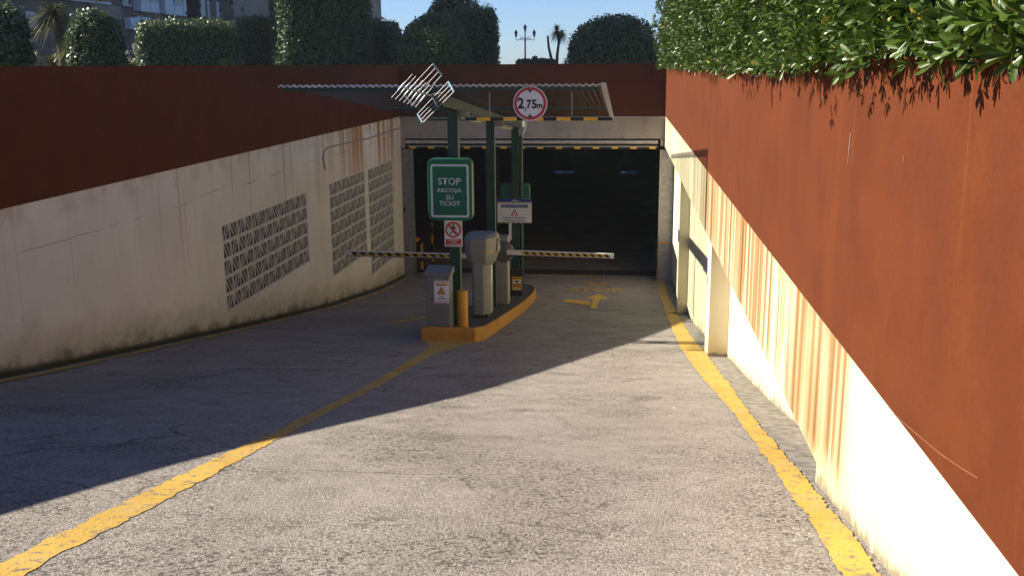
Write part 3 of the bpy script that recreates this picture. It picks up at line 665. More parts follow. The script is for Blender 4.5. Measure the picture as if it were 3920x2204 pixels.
# ------------------------------------------------------------------ signs on the posts
ss = empty('stop_ticket_sign', (-2.19, 12.55, -1.945), 'green light box sign on the first post reading STOP RECOJA SU TICKET', 'sign')
x0, x1, z0, z1, y0 = -2.475, -1.905, -1.938, -1.148, 12.50
MB().plate(rrect(x0, x1, z0, z1, .075), y0, y0+.16).build('case', SIGND, ss, bevel=.008)
MB().plate(rrect(x0+.012, x1-.012, z0+.012, z1-.012, .065), y0-.006, y0-.001).build('face', SIGNG, ss)
b0 = rrect(x0+.038, x1-.038, z0+.045, z1-.068, .035); b1 = rrect(x0+.066, x1-.066, z0+.073, z1-.096, .018)
mb = MB(); n = len(b0)
for k in range(n): k2 = (k+1) % n; mb.quad(*[(a, y0-.0085, b) for a, b in (b0[k], b0[k2], b1[k2], b1[k])])
mb.build('border', PALE, ss)
for s, z, wd, h in (('STOP', -1.432, .292, .088), ('RECOJA', -1.553, .312, .062), ('SU', -1.634, .098, .062), ('TICKET', -1.713, .270, .060)): text(s, -2.192, z, y0-.009, wd, h, PALE, ss, .014)
MB().box(-2.24, -2.12, y0+.165, 12.734, -1.3, -1.22).build('bracket', GREEN, ss); MB().box(-2.24, -2.12, y0+.165, 12.734, -1.88, -1.80).build('bracket', GREEN, ss)
npd = empty('no_pedestrians_sign', (-2.19, 12.7, -2.308), 'white sign with red crossed circle forbidding people on foot, below the green sign', 'sign')
y0 = 12.69; x0, x1 = -2.307, -2.070
MB().box(x0, x1, y0, y0+.006, -2.306, -1.968).build('plate', WHITE, npd)
cx, cz = -2.189, -2.083; MB().ring(cx, cz, .104, .082, y0-.004, y0-.002, 44).build('red_ring', RED, npd)
fig = MB(); fig.plate(circ(cx+.0, cz+.062, .013, 14), y0-.004, y0-.002)
for P in ([(-.014, .045), (-.012, -.012), (.014, -.012), (.016, .045)], [(-.014, -.010), (-.048, -.055), (-.034, -.062), (.006, -.012)], [(.012, -.010), (.040, -.052), (.028, -.062), (-.006, -.012)], [(-.014, .042), (-.044, .016), (-.040, .006), (-.010, .026)], [(.014, .042), (.044, .014), (.038, .005), (.010, .024)]):
    P = [(cx+a, cz+b) for a, b in P]; fig.plate(P, y0-.0045, y0-.0025)
fig.build('walking_figure', BLACK, npd)
MB().plate([(cx-.074, cz+.058), (cx-.058, cz+.074), (cx+.074, cz-.058), (cx+.058, cz-.074)], y0-.0075, y0-.0055).build('slash', RED, npd)
MB().box(x0+.018, x1-.018, y0-.004, y0-.002, -2.292, -2.205).build('red_panel', RED, npd)
for s, z, wd in (('PROHIBIDO', -2.222, .145), ('EL PASO', -2.248, .085), ('DE PERSONAS', -2.275, .170)): text(s, cx, z, y0-.006, wd, .017, WHITE, npd, .02)
ps = empty('opening_notice_sign', (-2.04, 18.7, -2.935), 'white notice with blue header and warning triangle on the third post', 'sign')
y0 = 18.72; x0, x1, z0, z1 = -2.37, -1.717, -2.935, -2.470; W_ = x1-x0
MB().box(x0, x1, y0, y0+.008, z0, z1).build('plate', WHITE, ps)
MB().box(x0, x1, y0-.004, y0-.002, z1-.060, z1).build('header', BLUE, ps); text('arkua', x0+W_*.52, z1-.030, y0-.006, .125, .034, WHITE, ps, .02)
for zq in (z1-.078, z0+.002):
    n = 14
    for i in range(n): MB().box(x0+W_*i/n, x0+W_*(i+1)/n-.0005, y0-.004, y0-.002, zq, zq+.014).build('hazard_stripe', YP if i % 2 else BLACK, ps)
MB().plate(rrect(x0+.07, x1-.07, z1-.168, z1-.108, .012), y0-.004, y0-.002).build('text_panel', BLUE, ps); text('Aparcamiento abierto 24 h', x0+W_/2, z1-.138, y0-.006, .47, .034, WHITE, ps, .015)
tc = (x0+W_/2, z1-.262); MB().plate([(tc[0]-.075, tc[1]-.058), (tc[0]+.075, tc[1]-.058), (tc[0], tc[1]+.072)], y0-.004, y0-.002).build('red_triangle', RED, ps); MB().plate([(tc[0]-.046, tc[1]-.042), (tc[0]+.046, tc[1]-.042), (tc[0], tc[1]+.038)], y0-.007, y0-.005).build('triangle_field', WHITE, ps)
MB().box(tc[0]-.005, tc[0]+.005, y0-.010, y0-.008, tc[1]-.022, tc[1]+.020).build('exclamation_mark', BLACK, ps)
text('Apertura automática', x0+W_/2, z1-.362, y0-.006, .45, .038, BLUE, ps, .015); text('de barrera y portón', x0+W_/2, z1-.413, y0-.006, .42, .038, BLUE, ps, .015)
MB().box(-2.155, -2.105, y0+.002, y0+.012, -3.265, -2.937).build('mounting_strip', WHITE, ps); MB().box(-2.12, -1.99, y0+.013, 18.98, -2.75, -2.68).build('bracket', GREEN, ps)
es = empty('exit_light_box', (-2.07, 19.25, -2.98), 'dark green back of the light box on the third post, above the white notice', 'sign')
MB().plate(rrect(-2.356, -1.792, -2.98, -2.232, .07), 19.14, 19.28).build('case', SIGND, es, bevel=.008); MB().box(-2.12, -2.0, 19.12, 19.139, -2.6, -2.5).build('bracket', GREEN, es)

# ------------------------------------------------------------------ things on the island
def top(y): return fz(y)+IZ-.004
cab = empty('electrical_cabinet', (-2.33, 12.34, top(12.34)), 'low grey steel cabinet with slippery floor notice at the island nose', 'cabinet')
zt = -2.555; MB().box(-2.475, -2.175, 12.24, 12.50, top(12.3)-.03, zt).build('body', CABG, cab, bevel=.006)
hd = MB(); hd.loft([[(-2.495, 12.215, zt-.055), (-2.155, 12.215, zt-.055), (-2.155, 12.52, zt-.055), (-2.495, 12.52, zt-.055)], [(-2.495, 12.215, zt-.01), (-2.155, 12.215, zt-.01), (-2.155, 12.52, zt+.035), (-2.495, 12.52, zt+.035)]]); hd.build('hood', CABG, cab, bevel=.005)
dr = MB().box(-2.462, -2.188, 12.228, 12.239, top(12.3)+.06, zt-.065).build('door', CABG, cab, bevel=.003)
MB().tube([(-2.40, 12.228, -2.91), (-2.40, 12.214, -2.91)], .013, 12).build('lock', DARKM, dr, smooth=True)
MB().box(-2.36, -2.25, 12.2255, 12.2275, -2.638, -2.630).build('vent_slot', STEEL, dr)
wn = empty('slippery_floor_sign', (-2.27, 12.226, -2.955), 'white notice with red striped borders and yellow warning triangle on the grey cabinet', 'sign')
y0 = 12.222; x0, x1, z0, z1 = -2.372, -2.178, -2.955, -2.660; MB().box(x0, x1, y0, y0+.003, z0, z1).build('plate', WHITE, wn)
for zq in (z0+.008, z1-.022):
    for i in range(11):
        a = x0+.008+i*.0163; MB().plate([(a, zq), (a+.009, zq), (a+.0145, zq+.014), (a+.0055, zq+.014)], y0-.003, y0-.001).build('red_stripe', RED, wn)
MB().box(x0+.02, x1-.02, y0-.003, y0-.001, z1-.066, z1-.040).build('heading_panel', YP, wn); text('PRECAUCIÓN', (x0+x1)/2, z1-.053, y0-.005, .135, .018, RED, wn, .02)
tc = ((x0+x1)/2-.002, z1-.130); MB().plate([(tc[0]-.056, tc[1]-.048), (tc[0]+.056, tc[1]-.048), (tc[0], tc[1]+.052)], y0-.003, y0-.001).build('red_triangle', RED, wn); MB().plate([(tc[0]-.040, tc[1]-.039), (tc[0]+.040, tc[1]-.039), (tc[0], tc[1]+.034)], y0-.006, y0-.004).build('triangle_field', YP, wn)
fg = MB(); fg.bar((tc[0]-.015, y0-.008, tc[1]-.024), (tc[0]+.002, y0-.008, tc[1]-.010), .002, .006); fg.bar((tc[0]+.002, y0-.008, tc[1]-.010), (tc[0]+.008, y0-.008, tc[1]+.010), .002, .006); fg.bar((tc[0]+.0, y0-.008, tc[1]-.014), (tc[0]+.020, y0-.008, tc[1]-.018), .002, .005); fg.build('slipping_figure', BLACK, wn)
text('Suelo', tc[0], z1-.205, y0-.005, .052, .018, BLUE, wn, .02); text('resbaladizo', tc[0], z1-.236, y0-.005, .120, .020, BLUE, wn, .02)
bo = empty('yellow_bollard', (-2.045, 12.42, top(12.42)), 'short round orange yellow bollard in front of the ticket machine', 'bollard')
prof = [(.070, -.02), (.070, .47), (.066, .482), (.055, .488), (.0, .489)]
mb = MB(); mb.loft([[(-2.045+r*math.cos(2*math.pi*k/28), 12.44+r*math.sin(2*math.pi*k/28), top(12.44)+z) for k in range(28)] for r, z in prof[:-1]]); mb.build('post', ORANGE, bo, smooth=True)

def plan_loft(name, plan, levels, mat, parent, bevel=.006):
    """plan: list of (x,y); levels: (z, scale, dx, dy) about the plan's centre"""
    px = sum(p[0] for p in plan)/len(plan); py = sum(p[1] for p in plan)/len(plan)
    mb = MB(); mb.loft([[(px+dx+(a-px)*s, py+dy+(b-py)*s, z) for a, b in plan] for z, s, dx, dy in levels]); return mb.build(name, mat, parent, True, bevel)
tk = empty('ticket_machine', (-2.03, 14.1, top(14.1)), 'tall grey ticket machine with bulky head and yellow arrow on the island', 'ticket machine')
zt = top(14.1)
MB().box(-2.13, -1.93, 14.02, 14.32, zt-.03, zt+.07).build('plinth', DARKM, tk)
plan_loft('column', [(-2.155, 14.00), (-2.12, 13.95), (-1.985, 13.95), (-1.945, 13.985), (-1.895, 14.06), (-1.895, 14.34), (-2.155, 14.34)], [(zt+.07, 1, 0, 0), (-2.79, 1, 0, 0)], GREY, tk)
MB().box(-1.8945, -1.8915, 14.10, 14.30, -3.55, -2.84).build('side_door', simple('machine_door', (.42, .41, .39), .45), tk)
MB().box(-2.150, -1.95, 13.9485, 13.9495, -3.42, -3.416).build('seam', DARKM, tk); MB().tube([(-2.06, 13.952, -3.30), (-2.06, 13.944, -3.30)], .010, 10).build('lock', STEEL, tk, smooth=True)
MB().box(-1.8915, -1.8895, 14.12, 14.26, -3.12, -2.86).build('label_sticker', WHITE, tk)
hdp = [(-2.275, 14.14), (-2.255, 14.03), (-2.165, 13.935), (-1.945, 13.915), (-1.925, 13.925), (-1.815, 14.10), (-1.80, 14.22), (-1.80, 14.40), (-2.275, 14.40)]
hh = plan_loft('head', hdp, [(-2.815, .74, .0, .0), (-2.74, .90, 0, 0), (-2.64, .985, 0, 0), (-2.55, 1, 0, 0), (-2.445, 1, 0, 0), (-2.415, .985, 0, .005), (-2.372, .74, .02, .06)], GREY, tk, .012)
# slot frame and arrow on the driver's side facet
fa, fb = Vector((-1.925, 13.925, 0)), Vector((-1.815, 14.10, 0)); fd = (fb-fa).normalized(); fn = Vector((fd.y, -fd.x, 0))
def fpt(u, z, d): p = fa+fd*u+fn*d; return (p.x, p.y, z)
arp = [(.05, -.012), (.10, -.012), (.10, -.028), (.145, .0), (.10, .028), (.10, .012), (.05, .012)]
MB().poly([fpt(u, -2.605+v, .004) for u, v in arp]).build('yellow_arrow', YP, hh)
sl = MB(); sl.loft([[(-1.797, 14.12, -2.66), (-1.797, 14.30, -2.62), (-1.797, 14.33, -2.46), (-1.797, 14.16, -2.44)], [(-1.772, 14.14, -2.64), (-1.772, 14.29, -2.61), (-1.772, 14.31, -2.47), (-1.772, 14.17, -2.46)]]); sl.build('reader_bezel', ALU, hh, True, .006)
MB().box(-1.7715, -1.768, 14.19, 14.27, -2.56, -2.48).build('screen', BLACK, hh); MB().box(-1.7715, -1.766, 14.18, 14.26, -2.605, -2.590).build('ticket_slot', YP, hh)

def barrier(x, y, side, L, z_arm, z_tip, label, label_arm):
    e = empty('barrier_machine', (x, y, top(y)), label, 'barrier')
    z0 = top(y); s = side
    plan_loft('column', [(x-.115, y-.13), (x+.115, y-.13), (x+.13, y-.10), (x+.13, y+.16), (x-.115, y+.16)], [(z0-.03, 1, 0, 0), (z0+.79, 1, 0, 0)], GREY, e)
    MB().box(x+.1305, x+.134, y-.06, y+.12, z0+.04, z0+.76).build('side_panel', simple('barrier_panel', (.46, .45, .42), .45), e)
    plan_loft('head', [(x-.125, y-.10), (x+.13, y-.10), (x+.13, y+.2), (x-.125, y+.2)], [(z0+.795, .95, 0, 0), (z0+.86, 1, 0, 0), (z0+1.15, 1, 0, 0), (z0+1.20, .86, 0, .02)], GREY, e, .01)
    mb = MB(); rr = []
    for i in range(11):
        a = -math.pi/2+math.pi*i/10; r = max(.004, math.cos(a)**.7*.185) if abs(math.cos(a)) > 1e-6 else .004
        yy_ = y-.135+.055*math.sin(a)
        rr.append([(x+s*.06+r*math.cos(2*math.pi*k/28), yy_, z0+.955+r*1.02*math.sin(2*math.pi*k/28)) for k in range(28)])
    mb.loft(rr); mb.build('hub', DGREY, e, True)
    xa, xb = x+s*.12, x+s*.12+s*L; ya = y-.21; hgt = .082
    def ax(t): return xa+(xb-xa)*t
    def az(t): return z_arm+(z_tip-z_arm)*t
    mb = MB(); mb.loft([[(ax(t), ya-.02, az(t)-hgt/2), (ax(t), ya+.02, az(t)-hgt/2), (ax(t), ya+.02, az(t)+hgt/2), (ax(t), ya-.02, az(t)+hgt/2)] for t in (0, 1)]); a = mb.build('barrier_arm', WHITE, e, bevel=.006); a['label'] = label_arm
    MB().loft([[(ax(t), ya-.018, az(t)-hgt/2-.012), (ax(t), ya+.018, az(t)-hgt/2-.012), (ax(t), ya+.018, az(t)-hgt/2-.001), (ax(t), ya-.018, az(t)-hgt/2-.001)] for t in (0, 1)]).build('rubber_edge', simple('dark_red_rubber', (.12, .015, .012), .6), a)
    t0, t1, n = .14, .955, 24
    for i in range(n):
        ta, tb = t0+(t1-t0)*i/n, t0+(t1-t0)*(i+1)/n; sk = .022/L*s
        P = [(ax(ta+sk), az(ta)-.030), (ax(tb+sk), az(tb)-.030), (ax(tb-sk), az(tb)+.026), (ax(ta-sk), az(ta)+.026)]
        MB().poly([(p, ya-.0225, q) for p, q in P]).build('black_stripe' if i % 2 else 'yellow_stripe', BLACK if i % 2 else YP, a)
barrier(-2.10, 17.05, 1, 1.84, -3.145, -3.186, 'grey barrier machine with dark round hub behind the ticket machine', 'striped black and yellow barrier arm closing the right lane')
barrier(-2.335, 16.65, -1, 2.24, -3.150, -3.120, 'grey barrier machine of the left lane hidden behind the ticket machine', 'striped black and yellow barrier arm closing the left lane')
bb = empty('black_control_box', (-2.03, 19.0, top(19)), 'low black control box at the foot of the third post', 'box')
MB().box(-2.16, -1.90, 18.80, 18.97, top(18.9)-.03, -3.85).build('body', simple('black_box_paint', (.022, .022, .022), .5), bb, bevel=.008)
csn = empty('camera_notice', (-2.02, 18.79, -4.285), 'yellow camera surveillance notice on the black control box', 'sign')
y0 = 18.794; x0, x1, z0, z1 = -2.112, -1.915, -4.262, -3.985
MB().box(x0, x1, y0, y0+.004, z0, z1).build('plate', YP, csn); MB().box(x0+.02, x1-.02, y0-.003, y0-.001, z0+.14, z1-.06).build('picture_field', WHITE, csn)
MB().bar((-2.045, y0-.006, -4.075), (-1.985, y0-.006, -4.095), .003, .028).build('camera_symbol', BLACK, csn); MB().box(-2.012, -2.006, y0-.006, y0-.004, -4.075, -4.045).build('camera_stem', BLACK, csn)
text('ZONA VIDEOVIGILADA', (x0+x1)/2, z1-.030, y0-.003, .15, .014, BLACK, csn)
for i in range(4): MB().box(x0+.02, x1-.02-.02*(i % 2), y0-.003, y0-.001, z0+.02+.027*i, z0+.032+.027*i).build('text_line', RED if i > 1 else WHITE, csn)

# ------------------------------------------------------------------ foliage
def np_mesh(name, V, F, mat, parent=None, kind='stuff', smooth=False):
    me = bpy.data.meshes.new(name); V = np.asarray(V, np.float32); F = np.asarray(F, np.int32); n, k = F.shape
    off = np.array(wloc(parent)) if parent else np.zeros(3)
    me.vertices.add(len(V)); me.vertices.foreach_set('co', (V-off).astype(np.float32).ravel())
    me.loops.add(n*k); me.loops.foreach_set('vertex_index', F.ravel()); me.polygons.add(n)
    me.polygons.foreach_set('loop_start', np.arange(0, n*k, k, dtype=np.int32)); me.polygons.foreach_set('loop_total', np.full(n, k, np.int32))
    me.update(); me.validate(); o = link(name, me, mat, parent)
    if kind: o['kind'] = kind
    return o
def nrm(a): return a/np.maximum(np.linalg.norm(a, axis=1, keepdims=True), 1e-9)
LEAFT = np.array([(0, 0, 0), (.55, .17, .05), (1, 0, -.03), (.55, -.17, .05)])      # along, side, up
def leaf_cards(P, Nrm, size, rng, tilt=.9):
    n = len(P); a = nrm(Nrm+rng.normal(0, tilt, (n, 3))); b = nrm(np.cross(a, nrm(rng.normal(0, 1, (n, 3))))); c = np.cross(a, b)
    s = size*rng.uniform(.6, 1.35, n)
    V = P[:, None, :]+s[:, None, None]*(LEAFT[None, :, 0:1]*b[:, None, :]+LEAFT[None, :, 1:2]*2.0*c[:, None, :]+LEAFT[None, :, 2:3]*a[:, None, :])
    F = np.arange(n*4).reshape(n, 4); return V.reshape(-1, 3), F
def lump(D, seed, amp):
    r = np.random.default_rng(seed); s = np.zeros(len(D))
    for k in range(7):
        f = r.normal(0, 1, 3)*(2+k*.9); s += np.sin(D@f+r.uniform(0, 6))*(1/(1+k*.5))
    return 1+amp*s/3
LF_DARK = m_leaf('topiary_leaf', (.026, .066, .030), (.115, .160, .058), (.16, .13, .05), .42, .18)
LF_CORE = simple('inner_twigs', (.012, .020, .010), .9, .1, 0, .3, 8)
def topiary(label, x0, x1, yc, dy, ztop, shape, n, size=.075, seed=1, rot=0, cat='bush', group='clipped bushes behind the walls', name='clipped_bush', mat=LF_DARK):
    rng = np.random.default_rng(seed); cx, rx = (x0+x1)/2, (x1-x0)/2; zb = GZ
    e = empty(name, (cx, yc, zb), label, cat, group); hz = ztop-zb
    def surf(D):
        if shape == 'dome': p = 2.6
        elif shape == 'box': p = 7.0
        elif shape == 'post': p = 4.0
        elif shape == 'round': p = 2.9
        q = (np.abs(D[:, 0])**p+np.abs(D[:, 1])**p+np.abs(D[:, 2])**p)**(-1/p); return D*q[:, None]
    U = rng.uniform(-1, 1, (n*2, 3)); ax_ = rng.integers(0, 3, n*2); U[np.arange(n*2), ax_] = np.sign(U[np.arange(n*2), ax_]); U = U[U[:, 2] > -.95][:n]
    if shape == 'dome': U = nrm(rng.normal(0, 1, (n, 3))); U[:, 2] = np.abs(U[:, 2])*1.0
    else: U[:, 2] = (U[:, 2]+1)/2*1.0 if shape == 'box' else np.abs(U[:, 2])
    S = surf(U); lm = lump(S*2.2, seed, .045 if shape == 'box' else .075)*lump(S*6.5, seed+50, .018)
    S = S*lm[:, None]*rng.uniform(.90, 1.02, (len(S), 1))
    stray = rng.random(len(S)) < .05; S[stray] *= rng.uniform(1.01, 1.07, (int(stray.sum()), 1))
    cr_, sr_ = math.cos(R(rot)), math.sin(R(rot)); RM = np.array([[cr_, sr_, 0], [-sr_, cr_, 0], [0, 0, 1]])
    Nn = nrm(S.copy())@RM; P = np.stack([S[:, 0]*rx, S[:, 1]*dy, S[:, 2]*hz], 1)@RM+np.array([cx, yc, zb])
    V, F = leaf_cards(P, Nn, size, rng); np_mesh('foliage', V, F, mat, e)
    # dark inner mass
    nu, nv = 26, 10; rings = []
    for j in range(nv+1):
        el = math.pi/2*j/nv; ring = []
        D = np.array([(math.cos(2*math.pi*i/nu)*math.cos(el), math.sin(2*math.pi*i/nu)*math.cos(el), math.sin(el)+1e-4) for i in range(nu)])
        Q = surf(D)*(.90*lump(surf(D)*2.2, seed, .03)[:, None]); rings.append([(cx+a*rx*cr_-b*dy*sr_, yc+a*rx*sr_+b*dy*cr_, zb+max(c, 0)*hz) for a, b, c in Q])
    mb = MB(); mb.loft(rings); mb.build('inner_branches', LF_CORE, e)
    return e
topiary('dark clipped hedge end at the far left edge of the picture', -9.9, -8.62, 14.0, .3, .93, 'post', 3500, .08, 11)
topiary('dome clipped bush standing alone above the left steel wall', -9.62, -8.72, 17, .42, .98, 'round', 6000, .06, 12)
topiary('long low boxed hedge left of the tall square hedge', -12.86, -10.36, 26.3, .60, 1.20, 'box', 12000, .07, 13, rot=24)
topiary('narrow boxed bush squeezed beside the tall square hedge', -11.0, -10.1, 28.4, .45, 1.36, 'box', 5500, .07, 14, rot=28)
topiary('tall square clipped hedge rising out of the top of the picture', -9.85, -7.25, 28.3, 1.0, 2.9, 'box', 27000, .075, 15, rot=28)
topiary('small dome bush at the right side of the tall square hedge', -8.0, -6.70, 30.5, .8, 1.34, 'post', 5000, .08, 16)
topiary('broad dome bush in front of the square block, lit on top', -6.20, -4.25, 28, .9, 1.36, 'dome', 9000, .075, 17)
topiary('taller rounded bush behind the broad dome bush', -6.75, -4.45, 33.5, 1.0, 2.22, 'dome', 9000, .085, 18)
topiary('square clipped block at the right of the broad dome bush', -5.15, -3.83, 30.3, .55, 1.66, 'box', 8000, .075, 19, rot=20)
topiary('wide round bush right of the small palm, next to the hedge', -1.60, .95, 29, 1.0, 1.27, 'dome', 11000, .075, 20)
topiary('low dark strip of hedge below the distant street lamp', -4.75, -3.05, 45, .5, .235, 'box', 3500, .08, 21)
topiary('thin low hedge right behind the pampas grass', -14.4, -13.0, 27.6, .3, .20, 'box', 1500, .07, 22, mat=m_leaf('yellow_green_leaf', (.07, .10, .02), (.17, .19, .04), None, .5, .25))
topiary('tiny yellow green shrub at the foot of the narrow boxed bush', -10.72, -10.25, 26.0, .3, .19, 'dome', 700, .06, 23, mat=m_leaf('lime_leaf', (.09, .12, .02), (.20, .22, .05), None, .5, .25))

# palms and other spiky plants
FROND = m_leaf('palm_blade', (.05, .065, .022), (.12, .12, .045), (.26, .18, .08), .45, .25); TRUNK = simple('palm_bark', (.11, .085, .06), .95, .1, 0, .35, 18, .6)
def blades(name, c, n, L, wd, droop, parent, rng, mat=FROND, elmin=-.5, elmax=1.2):
    V, F = [], []
    for i in range(n):
        az, el = rng.uniform(0, 2*math.pi), rng.uniform(elmin, elmax); l = L*rng.uniform(.75, 1.15)
        d = np.array([math.cos(az)*math.cos(el), math.sin(az)*math.cos(el), math.sin(el)]); sd_ = np.array([-math.sin(az), math.cos(az), 0]); b = len(V)
        for k in range(5):
            t = k/4; p = np.array(c)+d*l*t+np.array([0, 0, -droop*l*t*t]); ww = wd*(1-t)*(.5+1.2*t if t < .4 else 1)
            V += [p-sd_*ww/2, p+sd_*ww/2]
        F += [(b+2*k, b+2*k+1, b+2*k+3, b+2*k+2) for k in range(4)]
    return np_mesh(name, V, F, mat, parent)
rng = np.random.default_rng(5)
kp = empty('cordyline_palm', (-2.75, 42, GZ-.6), 'small spiky palm tree against the pale sky', 'palm')
MB().tube([(-2.83, 42, -.8), (-2.78, 42, .4), (-2.72, 42, .9), (-2.70, 42, 1.2)], [.075, .06, .05, .045], 9).build('trunk', TRUNK, kp, smooth=True)
blades('fronds', (-2.80, 42, 1.35), 170, .50, .045, .4, kp, rng, elmin=-1.0, elmax=1.45); blades('fronds', (-2.60, 42, 1.28), 120, .42, .045, .6, kp, rng, elmin=-1.2, elmax=1.2)
dt = MB(); dt.tube([(-2.96, 41.8, -.8), (-3.0, 41.8, .2), (-3.12, 41.8, .7), (-3.16, 41.8, 1.15)], [.07, .06, .05, .04], 8); tag(dt.build('bare_trunk', TRUNK, smooth=True), 'bare leaning trunk standing left of the small palm', 'trunk')
sp = empty('yucca_plant', (-1.6, 30, GZ), 'spiky green plant at the left foot of the wide round bush', 'plant'); blades('blades', (-1.55, 30, -.02), 70, .42, .035, .25, sp, rng, elmin=.0, elmax=1.5); blades('blades', (-1.75, 30.2, -.05), 50, .38, .03, .3, sp, rng, elmin=.0, elmax=1.5)
lp = empty('shaggy_palm', (-11.0, 19, GZ), 'shaggy brown green palm behind the far left bushes', 'palm')
MB().tube([(-10.95, 19, -.3), (-10.97, 19, .5), (-11.0, 19, 1.0)], [.09, .08, .08], 9).build('trunk', TRUNK, lp, smooth=True)
blades('fronds', (-11.05, 19, 1.0), 300, .72, .05, .55, lp, rng, m_leaf('shaggy_blade', (.03, .045, .012), (.09, .085, .025), (.22, .16, .06), .6, .25), -.5, 1.1)
for lab, x, y_, z in (('low spiky yucca right of the far left hedge end', -9.75, 16, .02), ('low yellow green spiky plant beside the shaggy palm', -9.55, 16.2, -.02), ('spiky plant leaning on the lone dome bush', -10.25, 18, .25)):
    e = empty('yucca_plant', (x, y_, GZ), lab, 'plant', 'spiky plants at the far left'); blades('blades', (x, y_, z+.05), 110, .46, .04, .5, e, rng, m_leaf('yucca_blade', (.05, .07, .015), (.16, .17, .04), (.30, .25, .10), .45, .25), -.2, 1.4)
    MB().tube([(x, y_, GZ), (x, y_, z)], .05, 7).build('stem', TRUNK, e)
dp = empty('thick_palm_trunk', (-14.4, 33, GZ), 'thick dark palm trunk in front of the building', 'trunk')
MB().tube([(-14.3, 33, -.2), (-14.3, 33, 1.3), (-14.28, 33, 1.6), (-14.28, 33, 3.2)], [.15, .17, .21, .22], 14).build('trunk', simple('dark_bark', (.035, .03, .028), .95, .1, 0, .4, 14, .8), dp, smooth=True)
for k_ in range(26):
    a = k_*2.4; z = 1.45+.065*k_; MB().tube([(-14.28+.2*math.cos(a), 33+.2*math.sin(a), z), (-14.28+.27*math.cos(a), 33+.27*math.sin(a), z+.09)], [.045, .02], 6).build('frond_stub', TRUNK, dp)
PL = m_leaf('pampas_plume', (.42, .35, .29), (.62, .54, .46), None, .8, .35)
pg = empty('pampas_grass', (-13.5, 27, GZ), 'pampas grass with three pale plumes left of the long hedge', 'grass')
blades('blades', (-13.35, 27, -.05), 90, .42, .018, .7, pg, rng, m_leaf('pampas_blade', (.10, .12, .03), (.22, .22, .08), None, .5, .3), .3, 1.4)
for px, pz, ln in ((-13.42, .44, .30), (-13.28, .42, .30), (-13.64, .30, .24)):
    MB().tube([(-13.37, 27, -.05), (px+.03, 27, pz), ], .006, 5).build('stalk', PL, pg)
    n = 260; t = rng.random(n); P = np.stack([px+.03-.09*t+rng.normal(0, .022, n)*(1.1-t), 27+rng.normal(0, .02, n), pz-ln*.4+ln*t], 1); V, F = leaf_cards(P, np.tile([0, -1., 0], (n, 1)), .05, rng, .6); np_mesh('plume', V, F, PL, pg)

# ------------------------------------------------------------------ street lamps
IRON = simple('black_cast_iron', (.018, .022, .026), .5, .4, 0, .2, 6); LGLASS = simple('lantern_glass', (.35, .38, .40), .2, .5, 0, .1, 3)
def street_lamp(x, y, ztop, zbase, sc_, label):
    e = empty('street_lamp', (x, y, zbase), label, 'street lamp', 'ornate three lantern street lamps')
    S = sc_; MB().tube([(x, y, zbase), (x, y, zbase+.5), (x, y, ztop-1.1*S), (x, y, ztop-.45*S)], [.12*S, .07*S, .05*S, .035*S], 10).build('pole', IRON, e, smooth=True)
    MB().tube([(x, y, ztop-1.15*S), (x, y, ztop-1.08*S), (x, y, ztop-1.0*S)], [.04*S, .09*S, .04*S], 10).build('collar', IRON, e, smooth=True)
    for dx, zl in ((-.62, ztop-.36*S), (.62, ztop-.36*S), (0, ztop)):
        lx = x+dx*S
        if dx:
            sg = 1 if dx > 0 else -1; pts = [(x+sg*S*u, y, ztop-1.02*S+S*v) for u, v in ((.02, 0), (.2, .07), (.38, -.02), (.52, -.06), (.62, 0), (.62, .1))]; MB().tube(pts, .022*S, 7).build('arm', IRON, e, smooth=True)
            cc_ = [(x+sg*S*(.24+.11*math.cos(a)), y, ztop-S*(.96)+S*.11*math.sin(a)) for a in np.linspace(0, 2*math.pi, 13)]; MB().tube(cc_, .014*S, 6).build('scroll', IRON, e, smooth=True)
        b = zl-.52*S
        ln = MB(); hexr = lambda r, z: [(lx+r*S*math.cos(math.pi/3*k), y+r*S*math.sin(math.pi/3*k), z) for k in range(6)]
        ln.loft([hexr(.055, b+.06*S), hexr(.105, b+.30*S)]); lo = ln.build('lantern_glass', LGLASS, e)
        fr = MB(); fr.loft([hexr(.03, b-.02*S), hexr(.065, b+.06*S)]); fr.loft([hexr(.125, b+.30*S), hexr(.10, b+.36*S), hexr(.04, b+.44*S), hexr(.015, b+.52*S)])
        for k in range(6):
            a = math.pi/3*k; fr.bar((lx+.057*S*math.cos(a), y+.057*S*math.sin(a), b+.06*S), (lx+.107*S*math.cos(a), y+.107*S*math.sin(a), b+.30*S), .014*S, .014*S)
        fr.build('lantern_frame', IRON, e)
street_lamp(-5.86, 60, 2.34, -2.8, .86, 'distant three lantern street lamp standing alone against the sky')
street_lamp(-13.35, 34, 2.22, GZ, .62, 'dark three lantern street lamp in front of the building')
sg = empty('small_garden_sign', (-3.88, 44, GZ), 'small dark sign board beside the distant street lamp', 'sign')
MB().box(-4.0, -3.76, 44, 44.03, .20, .36).build('board', DARKM, sg); MB().box(-3.90, -3.86, 44.0, 44.03, .361, .42).build('finial', DARKM, sg); MB().box(-3.9, -3.86, 44.0, 44.03, GZ-.5, .199).build('post', DARKM, sg)

